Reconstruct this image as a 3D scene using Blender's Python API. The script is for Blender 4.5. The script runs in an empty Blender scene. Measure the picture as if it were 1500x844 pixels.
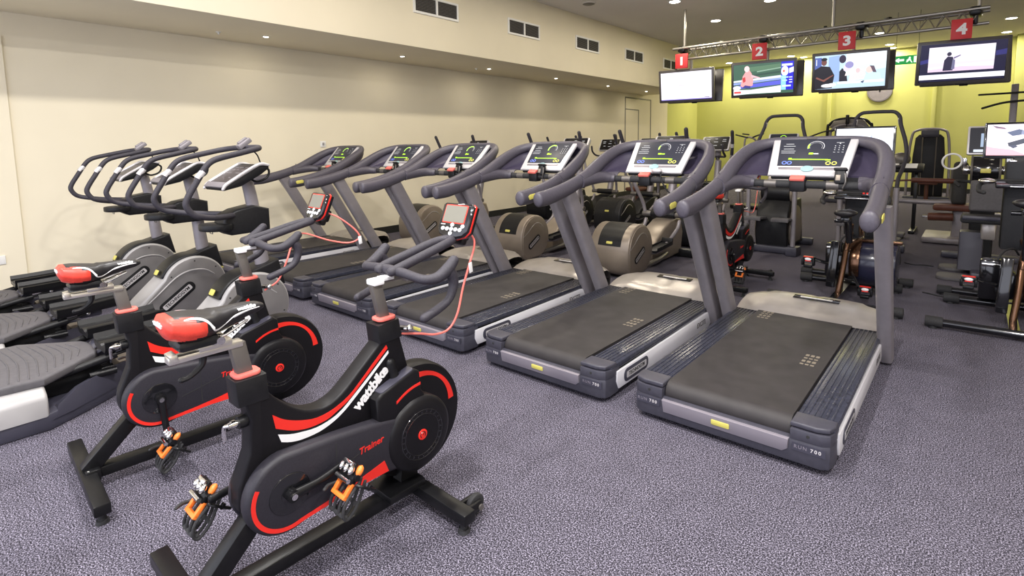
import bpy, bmesh, math, random
from mathutils import Vector as V, Matrix as M, Euler
random.seed(7)
sc = bpy.context.scene; COL = sc.collection
PI = math.pi
def lin(c): return c/12.92 if c <= .04045 else ((c+.055)/1.055)**2.4
def hx(h):
    h = h.lstrip('#'); return tuple(lin(int(h[i:i+2], 16)/255) for i in (0, 2, 4))
# ---------------------------------------------------------------- materials
def mat(name, col, rough=.5, metal=0., emit=None, es=1., noise=None, spec=.5, coat=0.):
    m = bpy.data.materials.new(name); m.use_nodes = True
    nt = m.node_tree; b = nt.nodes['Principled BSDF']
    if isinstance(col, str): col = hx(col)
    b.inputs['Base Color'].default_value = (*col, 1)
    b.inputs['Roughness'].default_value = rough
    b.inputs['Metallic'].default_value = metal
    b.inputs['Specular IOR Level'].default_value = spec
    b.inputs['Coat Weight'].default_value = coat
    if emit is not None:
        if isinstance(emit, str): emit = hx(emit)
        b.inputs['Emission Color'].default_value = (*emit, 1)
        b.inputs['Emission Strength'].default_value = es
    if noise:                                     # (scale, amount, bump)
        tc = nt.nodes.new('ShaderNodeTexCoord'); n = nt.nodes.new('ShaderNodeTexNoise')
        n.inputs['Scale'].default_value = noise[0]; n.inputs['Detail'].default_value = 3
        nt.links.new(tc.outputs['Object'], n.inputs['Vector'])
        r = nt.nodes.new('ShaderNodeValToRGB'); a = noise[1]
        r.color_ramp.elements[0].position = .3; r.color_ramp.elements[1].position = .7
        r.color_ramp.elements[0].color = (*[c*(1-a) for c in col], 1)
        r.color_ramp.elements[1].color = (*[min(1, c*(1+a)) for c in col], 1)
        nt.links.new(n.outputs['Fac'], r.inputs['Fac']); nt.links.new(r.outputs['Color'], b.inputs['Base Color'])
        if len(noise) > 2 and noise[2]:
            bp = nt.nodes.new('ShaderNodeBump'); bp.inputs['Strength'].default_value = noise[2]
            bp.inputs['Distance'].default_value = .003
            nt.links.new(n.outputs['Fac'], bp.inputs['Height']); nt.links.new(bp.outputs['Normal'], b.inputs['Normal'])
    return m
def carpet():
    m = mat('carpet', (.05, .05, .06), .95, spec=.15); nt = m.node_tree; b = nt.nodes['Principled BSDF']
    tc = nt.nodes.new('ShaderNodeTexCoord')
    n1 = nt.nodes.new('ShaderNodeTexNoise'); n1.inputs['Scale'].default_value = 185; n1.inputs['Detail'].default_value = 3; n1.inputs['Roughness'].default_value = .7
    n2 = nt.nodes.new('ShaderNodeTexNoise'); n2.inputs['Scale'].default_value = 9; n2.inputs['Detail'].default_value = 2
    for n in (n1, n2): nt.links.new(tc.outputs['Object'], n.inputs['Vector'])
    r = nt.nodes.new('ShaderNodeValToRGB'); e = r.color_ramp.elements
    e[0].position = .39; e[0].color = (.012, .011, .016, 1)
    e[1].position = .63; e[1].color = (.41, .38, .49, 1)
    k = r.color_ramp.elements.new(.5); k.color = (.060, .055, .073, 1)
    nt.links.new(n1.outputs['Fac'], r.inputs['Fac'])
    mx = nt.nodes.new('ShaderNodeMixRGB'); mx.blend_type = 'MULTIPLY'; mx.inputs['Fac'].default_value = .3
    nt.links.new(r.outputs['Color'], mx.inputs['Color1']); nt.links.new(n2.outputs['Fac'], mx.inputs['Color2'])
    nt.links.new(mx.outputs['Color'], b.inputs['Base Color'])
    bp = nt.nodes.new('ShaderNodeBump'); bp.inputs['Strength'].default_value = .5; bp.inputs['Distance'].default_value = .006
    nt.links.new(n1.outputs['Fac'], bp.inputs['Height']); nt.links.new(bp.outputs['Normal'], b.inputs['Normal'])
    return m
MT = dict(
 carpet=carpet(),
 cream=mat('cream_paint', (.80, .735, .575), .8, noise=(1.4, .025), spec=.2),
 ceil=mat('ceiling_paint', (.78, .745, .71), .9, noise=(.8, .03), spec=.1),
 green=mat('green_paint', (.56, .57, .185), .75, noise=(1.1, .04), spec=.2),
 skirt=mat('skirting', (.012, .012, .012), .6),
 white=mat('white_plastic', (.8, .8, .78), .4),
 slat=mat('vent_slat', (.16, .15, .14), .5),
 dark=mat('vent_dark', (.02, .02, .02), .8),
 black=mat('black_plastic', (.009, .009, .0105), .42, noise=(60, .2, .05), spec=.3),
 gblack=mat('gloss_black', (.008, .008, .01), .12, coat=.4),
 mblack=mat('black_metal', (.006, .006, .007), .34, noise=(90, .2), spec=.3),
 rubber=mat('black_rubber', (.02, .02, .022), .75, noise=(120, .3, .2)),
 foam=mat('foam_grip', (.030, .027, .037), .62, noise=(150, .25, .15)),
 belt=mat('tread_belt', (.026, .0225, .0235), .62, noise=(9, .22, .0)),
 rail=mat('side_rail', (.030, .032, .048), .24, noise=(30, .25)),
 bump=mat('slate_plastic', (.045, .044, .060), .45, noise=(40, .12)),
 hand=mat('handrail_plastic', (.076, .069, .088), .42, noise=(70, .1, .05)),
 shell=mat('shell_plastic', (.055, .046, .08), .42),
 upr=mat('grey_upright', (.27, .25, .27), .42, .35, noise=(14, .06)),
 silver=mat('silver_paint', (.62, .60, .61), .35, .25),
 cover=mat('champagne_cover', (.43, .395, .37), .32, .55, noise=(12, .05)),
 strip=mat('mauve_strip', (.24, .22, .255), .4, .2),
 panel=mat('white_panel', (.68, .67, .70), .35, .1),
 chrome=mat('chrome', (.75, .74, .72), .15, 1.),
 steel=mat('brushed_steel', (.15, .137, .128), .42, .5),
 bsteel=mat('bright_steel', (.72, .69, .64), .28, .85),
 red=mat('red_plastic', (.75, .025, .015), .35),
 pink=mat('faded_red_plastic', (.78, .17, .14), .4),
 orange=mat('orange_plastic', (.85, .20, .03), .4),
 wdec=mat('white_decal', (.85, .85, .86), .4),
 seatb=mat('saddle_black', (.014, .013, .015), .4, noise=(140, .2, .1)),
 seatr=mat('saddle_red', (.72, .055, .035), .38, noise=(140, .08, .08)),
 chain=mat('chain_cover', (.020, .0185, .025), .5, noise=(150, .15, .1), spec=.35),
 frameb=mat('bike_frame', (.006, .0055, .007), .42, noise=(120, .15), spec=.25),
 glass=mat('dark_glass', (.030, .032, .046), .38, spec=.3),
 lcd=mat('lcd', (.19, .185, .155), .3),
 yellow=mat('yellow_label', (.62, .56, .13), .4),
 tan=mat('tan_shell', (.27, .225, .18), .36, .3, noise=(10, .05)),
 taupe=mat('taupe_disc', (.215, .205, .205), .38, .3, noise=(10, .05)),
 pale=mat('pale_cover', (.37, .36, .36), .42, .1),
 slate=mat('slate_base', (.042, .041, .06), .45),
 stepg=mat('step_rubber', (.095, .09, .098), .7, noise=(40, .1)),
 bronze=mat('bronze_tube', (.13, .070, .042), .2, .9),
 navy=mat('navy_housing', (.015, .016, .035), .25, coat=.3),
 brown=mat('brown_pad', (.10, .03, .018), .5),
 signr=mat('sign_red', (.62, .03, .035), .5),
 tvgrey=mat('tv_bezel', (.075, .068, .068), .3),
 truss=mat('truss_alloy', (.42, .40, .36), .35, .7),
 belt_mark=mat('belt_mark', (.20, .17, .13), .7),
 gdash=mat('grey_graphic', (.45, .46, .48), .5, emit=(.5, .52, .55), es=.35),
 ggreen=mat('green_graphic', (.2, .5, .02), .5, emit=(.42, .85, .03), es=1.1),
 gyel=mat('yellow_graphic', (.5, .5, .1), .5, emit=(.6, .55, .12), es=.5),
 gblue=mat('blue_graphic', (.1, .15, .5), .5, emit=(.12, .2, .75), es=.6),
 tealb=mat('teal_button', (.30, .46, .48), .4),
 exitg=mat('exit_green', (.02, .25, .06), .5, emit=(.02, .35, .08), es=.6),
 lens=mat('lamp_lens', (1, .95, .85), .5, emit=(1, .93, .80), es=14),
)
def em(h, s=1.0):
    k = 'pic_%s_%g' % (h.lstrip('#'), s)
    if k not in MT: MT[k] = mat('picture_' + h.lstrip('#'), (.01, .01, .01), .3, emit=h, es=s)
    return MT[k]
# ---------------------------------------------------------------- mesh helpers
def cat(pts, n=6):
    P = [V(p) for p in pts]; out = []
    for i in range(len(P)-1):
        p0 = P[i-1] if i else P[0]*2-P[1]; p1, p2 = P[i], P[i+1]
        p3 = P[i+2] if i+2 < len(P) else P[-1]*2-P[-2]
        for k in range(n):
            t = k/n
            out.append(.5*((2*p1)+(p2-p0)*t+(2*p0-5*p1+4*p2-p3)*t*t+(3*p1-p0-3*p2+p3)*t**3))
    out.append(P[-1]); return out
def cat2(pts, n=6): return [(v.x, v.y) for v in cat([(a, b, 0) for a, b in pts], n)]
def arc(cx, cy, r, a0, a1, n=16):
    return [(cx+r*math.cos(math.radians(a0+(a1-a0)*i/n)), cy+r*math.sin(math.radians(a0+(a1-a0)*i/n))) for i in range(n+1)]
def rrect(w, h, r, n=4, cx=0, cy=0):
    o = []
    for sx, sy, a in ((1, 1, 0), (-1, 1, 90), (-1, -1, 180), (1, -1, 270)):
        o += arc(cx+sx*(w/2-r), cy+sy*(h/2-r), r, a, a+90, n)
    return o
def frame(o, x, y):
    x = V(x).normalized(); y = V(y); y = (y-x*y.dot(x)).normalized(); z = x.cross(y)
    return M(((x.x, y.x, z.x, o[0]), (x.y, y.y, z.y, o[1]), (x.z, y.z, z.z, o[2]), (0, 0, 0, 1)))
class MB:
    def __init__(s, xf=None): s.bm = bmesh.new(); s.mi = 0; s.xf = xf
    def merge(s, t, recalc=True):
        if recalc: bmesh.ops.recalc_face_normals(t, faces=t.faces)
        if s.xf: bmesh.ops.transform(t, matrix=s.xf, verts=t.verts)
        for f in t.faces: f.material_index = s.mi
        me = bpy.data.meshes.new('tmp'); t.to_mesh(me); t.free()
        s.bm.from_mesh(me); bpy.data.meshes.remove(me); return s
    def box(s, c, size, rot=None, bev=0, seg=2):
        t = bmesh.new(); mx = M.Translation(V(c))
        if rot: mx = mx @ Euler([math.radians(a) for a in rot]).to_matrix().to_4x4()
        bmesh.ops.create_cube(t, size=1, matrix=mx @ M.Diagonal((*size, 1)))
        if bev: bmesh.ops.bevel(t, geom=t.edges[:], offset=bev, segments=seg, affect='EDGES', profile=.5, clamp_overlap=True)
        return s.merge(t)
    def bar(s, p0, p1, w, h, up=(0, 0, 1), bev=0):
        p0, p1 = V(p0), V(p1); d = p1-p0; L = d.length; d.normalize()
        x = d.cross(V(up)).normalized(); z = x.cross(d)
        mx = M(((x.x, d.x, z.x, 0), (x.y, d.y, z.y, 0), (x.z, d.z, z.z, 0), (0, 0, 0, 1)))
        t = bmesh.new(); bmesh.ops.create_cube(t, size=1, matrix=M.Translation((p0+p1)/2) @ mx @ M.Diagonal((w, L, h, 1)))
        if bev: bmesh.ops.bevel(t, geom=t.edges[:], offset=bev, segments=2, affect='EDGES', profile=.5, clamp_overlap=True)
        return s.merge(t)
    def cyl(s, p0, p1, r0, r1=None, seg=20, bev=0):
        p0, p1 = V(p0), V(p1); r1 = r0 if r1 is None else r1; d = p1-p0
        t = bmesh.new()
        bmesh.ops.create_cone(t, cap_ends=True, segments=seg, radius1=r0, radius2=r1, depth=d.length)
        if bev:
            ed = [e for e in t.edges if any(len(f.verts) > 4 for f in e.link_faces)]
            bmesh.ops.bevel(t, geom=ed, offset=bev, segments=2, affect='EDGES', profile=.5, clamp_overlap=True)
        q = V((0, 0, 1)).rotation_difference(d).to_matrix().to_4x4()
        bmesh.ops.transform(t, matrix=M.Translation((p0+p1)/2) @ q, verts=t.verts)
        return s.merge(t)
    def tube(s, pts, r, seg=10, n=0, closed=False, oval=None, rnd=True):
        P = cat(pts, n) if n else [V(p) for p in pts]; N = len(P)
        if isinstance(r, (list, tuple)):
            k = len(r)-1; R = []
            for i in range(N):
                u = i/(N-1)*k; j = min(int(u), k-1); R.append(r[j]+(r[j+1]-r[j])*(u-j))
        else: R = [r]*N
        T = []
        for i in range(N):
            a = P[i-1] if i else (P[-1] if closed else P[0]); b = P[(i+1) % N] if (closed or i < N-1) else P[-1]
            T.append((b-a).normalized())
        t = bmesh.new(); rings = []; nx = None
        for i in range(N):
            if oval:
                x = T[i].cross(V((0, 0, 1)))
                x = x.normalized() if x.length > .05 else nx
                nx = x; y = x.cross(T[i])
            else:
                if nx is None:
                    nx = T[i].cross(V((0, 0, 1)))
                    if nx.length < .05: nx = T[i].cross(V((0, 1, 0)))
                nx = (nx-T[i]*nx.dot(T[i])).normalized(); x = nx; y = x.cross(T[i])
            a, b = (oval if oval else (1, 1))
            ring = lambda c, k: [t.verts.new(c+x*(math.cos(2*PI*j/seg)*R[i]*a*k)+y*(math.sin(2*PI*j/seg)*R[i]*b*k)) for j in range(seg)]
            if i == 0 and not closed and rnd:
                for q in (80, 50, 25): rings.append(ring(P[i]-T[i]*R[i]*rnd*min(a, b)*math.sin(math.radians(q)), math.cos(math.radians(q))))
            rings.append(ring(P[i], 1))
            if i == N-1 and not closed and rnd:
                for q in (25, 50, 80): rings.append(ring(P[i]+T[i]*R[i]*rnd*min(a, b)*math.sin(math.radians(q)), math.cos(math.radians(q))))
        for i in range(len(rings) if closed else len(rings)-1):
            A, B = rings[i], rings[(i+1) % len(rings)]
            for j in range(seg): t.faces.new((A[j], A[(j+1) % seg], B[(j+1) % seg], B[j]))
        if not closed: t.faces.new(rings[0]); t.faces.new(rings[-1][::-1])
        return s.merge(t)
    def prism(s, pts, a0, a1, ax='x', bev=0, seg=2):
        t = bmesh.new()
        P = {'x': lambda a, p: (a, p[0], p[1]), 'y': lambda a, p: (p[0], a, p[1]), 'z': lambda a, p: (p[0], p[1], a)}[ax]
        v0 = [t.verts.new(P(a0, p)) for p in pts]; v1 = [t.verts.new(P(a1, p)) for p in pts]
        c0 = t.faces.new(v0); c1 = t.faces.new(v1[::-1]); n = len(pts)
        for i in range(n): t.faces.new((v0[i], v1[i], v1[(i+1) % n], v0[(i+1) % n]))
        bmesh.ops.recalc_face_normals(t, faces=t.faces)
        if bev: bmesh.ops.bevel(t, geom=list(c0.edges)+list(c1.edges), offset=bev, segments=seg, affect='EDGES', profile=.5, clamp_overlap=True)
        return s.merge(t)
    def loft(s, secs, cap=True):
        t = bmesh.new(); rs = [[t.verts.new(p) for p in q] for q in secs]; n = len(rs[0])
        for A, B in zip(rs, rs[1:]):
            for j in range(n): t.faces.new((A[j], A[(j+1) % n], B[(j+1) % n], B[j]))
        if cap: t.faces.new(rs[0]); t.faces.new(rs[-1][::-1])
        return s.merge(t)
    def grid(s, rows, th=0):
        t = bmesh.new(); rs = [[t.verts.new(p) for p in q] for q in rows]
        for A, B in zip(rs, rs[1:]):
            for j in range(len(A)-1): t.faces.new((A[j], A[j+1], B[j+1], B[j]))
        bmesh.ops.recalc_face_normals(t, faces=t.faces)
        if th: bmesh.ops.solidify(t, geom=t.faces[:], thickness=th)
        return s.merge(t)
    def lathe(s, prof, c, ax=(0, 0, 1), seg=28):
        q = V((0, 0, 1)).rotation_difference(V(ax)).to_matrix().to_4x4(); mx = M.Translation(V(c)) @ q
        t = bmesh.new(); rs = []
        for r, h in prof: rs.append([t.verts.new(mx @ V((r*math.cos(2*PI*j/seg), r*math.sin(2*PI*j/seg), h))) for j in range(seg)])
        for A, B in zip(rs, rs[1:]):
            for j in range(seg): t.faces.new((A[j], A[(j+1) % seg], B[(j+1) % seg], B[j]))
        t.faces.new(rs[0]); t.faces.new(rs[-1][::-1])
        return s.merge(t)
    def torus(s, c, R, r, ax=(0, 0, 1), seg=32, rs=8, a0=0, a1=360):
        q = V((0, 0, 1)).rotation_difference(V(ax)).to_matrix().to_4x4(); mx = M.Translation(V(c)) @ q
        full = abs(a1-a0) >= 360; n = seg
        pts = [mx @ V((R*math.cos(math.radians(a0+(a1-a0)*i/n)), R*math.sin(math.radians(a0+(a1-a0)*i/n)), 0)) for i in range(n if full else n+1)]
        return s.tube(pts, r, rs, closed=full, rnd=False)
    def ell(s, c, r, rot=None, u=16, v=10):
        t = bmesh.new(); mx = M.Translation(V(c))
        if rot: mx = mx @ Euler([math.radians(a) for a in rot]).to_matrix().to_4x4()
        bmesh.ops.create_uvsphere(t, u_segments=u, v_segments=v, radius=1, matrix=mx @ M.Diagonal((*r, 1)))
        return s.merge(t)
    def poly(s, pts):
        t = bmesh.new(); t.faces.new([t.verts.new(p) for p in pts]); return s.merge(t, False)
    def build(s, name, m, par=None, ang=38):
        me = bpy.data.meshes.new(name); s.bm.to_mesh(me); s.bm.free()
        for x in (m if isinstance(m, (list, tuple)) else [m]): me.materials.append(MT[x] if isinstance(x, str) else x)
        me.shade_smooth(); me.set_sharp_from_angle(angle=math.radians(ang))
        o = bpy.data.objects.new(name, me); COL.objects.link(o)
        if par: o.parent = par
        return o
def tag(o, label, cat_, group=None):
    o['label'] = label; o['category'] = cat_
    if group: o['group'] = group
    return o
def thing(name, label, cat_, loc=(0, 0, 0), rz=0, group=None):
    o = bpy.data.objects.new(name, None); COL.objects.link(o); o.empty_display_size = .1
    o.location = loc; o.rotation_euler = (0, 0, math.radians(rz)); return tag(o, label, cat_, group)
def struct(o): o['kind'] = 'structure'; return o
def dup(o, loc=None, rz=None, label=None, par=None):
    c = o.copy(); COL.objects.link(c)
    if par: c.parent = par
    if loc is not None: c.location = loc
    if rz is not None: c.rotation_euler = (0, 0, math.radians(rz))
    if label: c['label'] = label
    for ch in list(o.children): dup(ch, par=c)
    return c
def text(body, size, m, par, name, mx, ext=.0012, bold=0, shear=0, space=1.):
    cu = bpy.data.curves.new('t', 'FONT'); cu.body = body; cu.size = size; cu.extrude = ext; cu.offset = bold
    cu.shear = shear; cu.align_x = 'CENTER'; cu.align_y = 'CENTER'; cu.space_character = space; cu.resolution_u = 3
    ob = bpy.data.objects.new('t', cu); COL.objects.link(ob)
    dg = bpy.context.evaluated_depsgraph_get(); me = bpy.data.meshes.new_from_object(ob.evaluated_get(dg))
    bpy.data.objects.remove(ob); bpy.data.curves.remove(cu)
    me.name = name; me.transform(mx); me.materials.clear(); me.materials.append(MT[m])
    o = bpy.data.objects.new(name, me); COL.objects.link(o)
    if par: o.parent = par
    return o
def logo_plate(par, mx, w=.24, h=.07, word='TECHNOGYM', plate='black'):
    b = MB(mx); b.prism(rrect(w, h, h*.45), 0, .004, 'z', .0015); p = b.build('logo_plate', plate, par)
    b = MB(mx)
    b.prism(rrect(w*.82, h*.5, h*.12), .0035, .0048, 'z'); b.build('badge', 'silver', p)
    text(word, h*.40, 'black', p, 'lettering', mx @ M.Translation((0, 0, .0052)), .0004, .0006)
    return p
# ---------------------------------------------------------------- the room
WX, SX, SZ, CZ, GY = -7.447, -6.066, 2.833, 3.962, 18.7
XR, YB = 4.6, -3.2
b = MB(); b.box(((WX+XR)/2, (YB+GY)/2, -.05), (XR-WX+.4, GY-YB+.4, .1)); struct(b.build('floor', 'carpet'))
b = MB(); b.box(((WX+XR)/2, (YB+GY)/2, CZ+.05), (XR-WX+.4, GY-YB+.4, .1)); struct(b.build('ceiling', 'ceil'))
b = MB(); b.box((WX-.1, (YB+16.3)/2, CZ/2), (.2, 16.3-YB, CZ)); struct(b.build('wall_left', 'cream'))
b = MB(); b.box((WX-.1, (16.3+GY+.2)/2, CZ/2), (.2, GY+.2-16.3, CZ)); struct(b.build('wall_left_far', 'green'))
b = MB(); b.box((WX+.012, (YB+.928)/2, SZ/2-.12), (.024, .928-YB, SZ-.24)); struct(b.build('trim_1', 'cream'))
b = MB(); b.box((XR/2+WX/2, GY+.1, CZ/2), (XR-WX, .2, CZ)); struct(b.build('wall_back', 'green'))
b = MB(); b.box((XR+.1, (YB+GY)/2, CZ/2), (.2, GY-YB+.4, CZ)); struct(b.build('wall_right', 'cream'))
# soffit box along the left wall
b = MB(); b.box(((WX+SX)/2, (YB+14.7)/2, (SZ+CZ)/2), (SX-WX, 14.7-YB, CZ-SZ), bev=.004); struct(b.build('trim_2', 'cream'))
b = MB(); b.box((WX+.008, (1.4+16.3)/2, .06), (.016, 14.9, .12)); struct(b.build('baseboard_left', 'skirt'))
b = MB(); b.box(((WX+XR)/2, GY-.008, .06), (XR-WX, .016, .12)); struct(b.build('baseboard_back', 'skirt'))
# pilasters of the green wall
for i, (x, w, d) in enumerate(((-3.41, .09, .10), (-.93, .09, .10), (1.09, .95, .35))):
    b = MB(); b.box((x, GY-d/2, CZ/2), (w, d, CZ), bev=.004); struct(b.build('trim_%d' % (3+i), 'green'))
# access door in the left wall near its far end
b = MB()
for y in (13.6, 15.14): b.box((WX+.004, y, 1.36), (.012, .035, 2.72))
b.box((WX+.004, 14.37, 2.72), (.012, 1.57, .035)); b.box((WX+.004, 14.38, 1.2), (.010, .03, 2.4)); b.box((WX+.004, 14.0, 2.4), (.010, .75, .025))
d = b.build('door_1', 'slat'); struct(d)
# soffit ventilation grilles
for i, y in enumerate((5.48, 7.49, 9.51, 11.47, 13.42)):
    lab = ['first white-framed double vent grille on the soffit, cut by the picture top', 'second white-framed double vent grille along the soffit from the camera',
           'third and middle white-framed double vent grille along the soffit', 'fourth double vent grille along the soffit, streak of dirt under it', 'farthest double vent grille on the soffit, behind number 1 sign'][i]
    t = thing('vent_grille', lab, 'vent', (SX, y, 3.43), 0, 'vent grilles on the soffit')
    b = MB()
    for sy in (-1, 1): b.box((.008, sy*.415, 0), (.02, .03, .26))
    for sz in (-1, 1): b.box((.008, 0, sz*.115), (.02, .80, .03))
    b.box((.008, 0, 0), (.02, .035, .2)); b.build('frame', 'white', t)
    b = MB(); b.box((.002, 0, 0), (.004, .8, .2)); b.build('backing', 'dark', t)
    b = MB()
    for sy in (-1, 1):
        for k in range(10): b.box((.010, sy*.21, -.09+k*.02), (.012, .36, .006), (0, 35, 0))
    b.build('slats', 'slat', t)
# small spot lights under the soffit
for i, y in enumerate((3.31, 5.43, 7.40, 9.47, 11.6, 13.6)):
    lab = ['nearest', 'second', 'third', 'fourth', 'fifth', 'farthest'][i]+' small recessed spotlight under the soffit'
    t = thing('soffit_spotlight', lab, 'spotlight', (-6.82, y, SZ), 0, 'spotlights under the soffit')
    b = MB(); b.lathe([(.045, 0), (.05, -.006), (.034, -.008), (.03, 0)], (0, 0, 0)); b.build('ring', 'white', t)
    b = MB(); b.lathe([(.03, -.001), (.024, -.009), (.002, -.012)], (0, 0, 0)); b.build('lamp_lens', 'lens', t)
def lamp(loc, power, size, col):
    l = bpy.data.lights.new('lamp', 'AREA'); l.shape = 'DISK'; l.size = size; l.energy = power; l.color = col
    o = bpy.data.objects.new('lamp', l); COL.objects.link(o); o.location = loc; return o
WARM = (1, .90, .72); NEUT = (1, .965, .93)
for y in (3.31, 5.43, 7.40, 9.47, 11.6, 13.6): lamp((-6.82, y, SZ-.03), 2.0, .05, WARM)
DL = [(-4.27, -.6), (-4.27, 1.5), (-4.27, 3.5), (-4.27, 5.5), (-4.27, 7.5), (-4.26, 9.55), (-4.27, 11.6), (-2.96, 10.66),
      (-1.89, 15.67), (-1.90, 17.72), (-1.90, 18.4), (.41, 15.8), (.40, 17.75), (-2.73, 18.2), (-4.33, 17.9), (-4.1, 18.4), (-6.14, 17.94),
      (-1.6, -.6), (-1.6, 1.6), (-1.6, 3.6), (-1.6, 6.2), (.7, -.6), (.7, 1.6), (.7, 3.6), (.7, 6.2), (.5, 8.6), (2.9, 1.6), (2.9, 5.2), (2.9, 9.), (2.9, 13.)]
DLAB = {5: 'recessed ceiling downlight cut by the picture top, left of the truss', 6: 'recessed ceiling downlight just above and right of number 1 truss end',
        7: 'recessed ceiling downlight at the picture top above the number 2 sign', 8: 'recessed ceiling downlight nearest the number 3 sign, right of it', 9: 'recessed downlight right above the right top corner of screen 3',
        10: 'recessed downlight low above the exit sign, behind screen 3', 11: 'recessed ceiling downlight right of screen 4, upper of two', 12: 'recessed ceiling downlight right of screen 4, lower of two',
        13: 'recessed downlight between number 2 and number 3 signs by the back wall', 14: 'recessed downlight just above right corner of screen 2', 15: 'faint recessed downlight beside right edge of screen 2 by green wall', 16: 'recessed ceiling downlight above screen 1 by the far corner'}
PW = [46, 42, 28, 22, 22, 26, 28, 9, 24, 24, 18, 20, 24, 24, 24, 18, 28, 96, 66, 6, 2, 96, 70, 4, 1.5, 1.5, 30, 1.5, 1.5, 6]
for i, (x, y) in enumerate(DL):
    if i in DLAB:
        t = thing('ceiling_downlight', DLAB[i], 'downlight', (x, y, CZ), 0, 'recessed ceiling downlights')
        b = MB(); b.lathe([(.115, 0), (.12, -.008), (.095, -.012), (.09, 0)], (0, 0, 0)); b.build('ring', 'white', t)
        b = MB(); b.lathe([(.09, -.002), (.08, -.014), (.002, -.02)], (0, 0, 0)); b.build('lamp_lens', 'lens', t)
    lamp((x, y, CZ-.03), PW[i], .22, NEUT if y < 2 else WARM)
t = thing('ceiling_speaker', 'round grey flush speaker in the ceiling near the soffit', 'speaker', (-5.46, 8.6, CZ))
b = MB(); b.lathe([(.11, 0), (.11, -.012), (.09, -.02), (.002, -.022)], (0, 0, 0)); b.build('grille', 'slat', t)
b = MB(); b.lathe([(.125, 0), (.125, -.01), (.11, -.012), (.105, 0)], (0, 0, 0)); b.build('rim', 'ceil', t)
for x, y, lb in ((-6.95, 2.8, 'small smoke sensor under the soffit left of the nearest spotlight'), (-6.95, 7.2, 'small smoke sensor under the soffit beside the third spotlight')):
    t = thing('smoke_sensor', lb, 'sensor', (x, y, SZ)); b = MB(); b.lathe([(.03, 0), (.03, -.006), (.012, -.012), (.01, -.03), (.002, -.032)], (0, 0, 0)); b.build('body', 'white', t)
t = thing('wall_switch', 'small square white switch plate on the cream wall', 'switch', (WX, 4.38, 1.50))
b = MB(); b.box((.006, 0, 0), (.012, .09, .09), bev=.004); b.build('plate', 'white', t)
b = MB(); b.box((.014, .0, 0), (.008, .03, .045), (0, 6, 0), bev=.002); b.build('rocker', 'pale', t)
t = thing('wall_socket', 'white socket plate low on the wall at left picture edge', 'socket', (WX+.024, .70, .36))
b = MB(); b.box((.006, 0, 0), (.012, .15, .09), bev=.004); b.build('plate', 'white', t)
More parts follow.
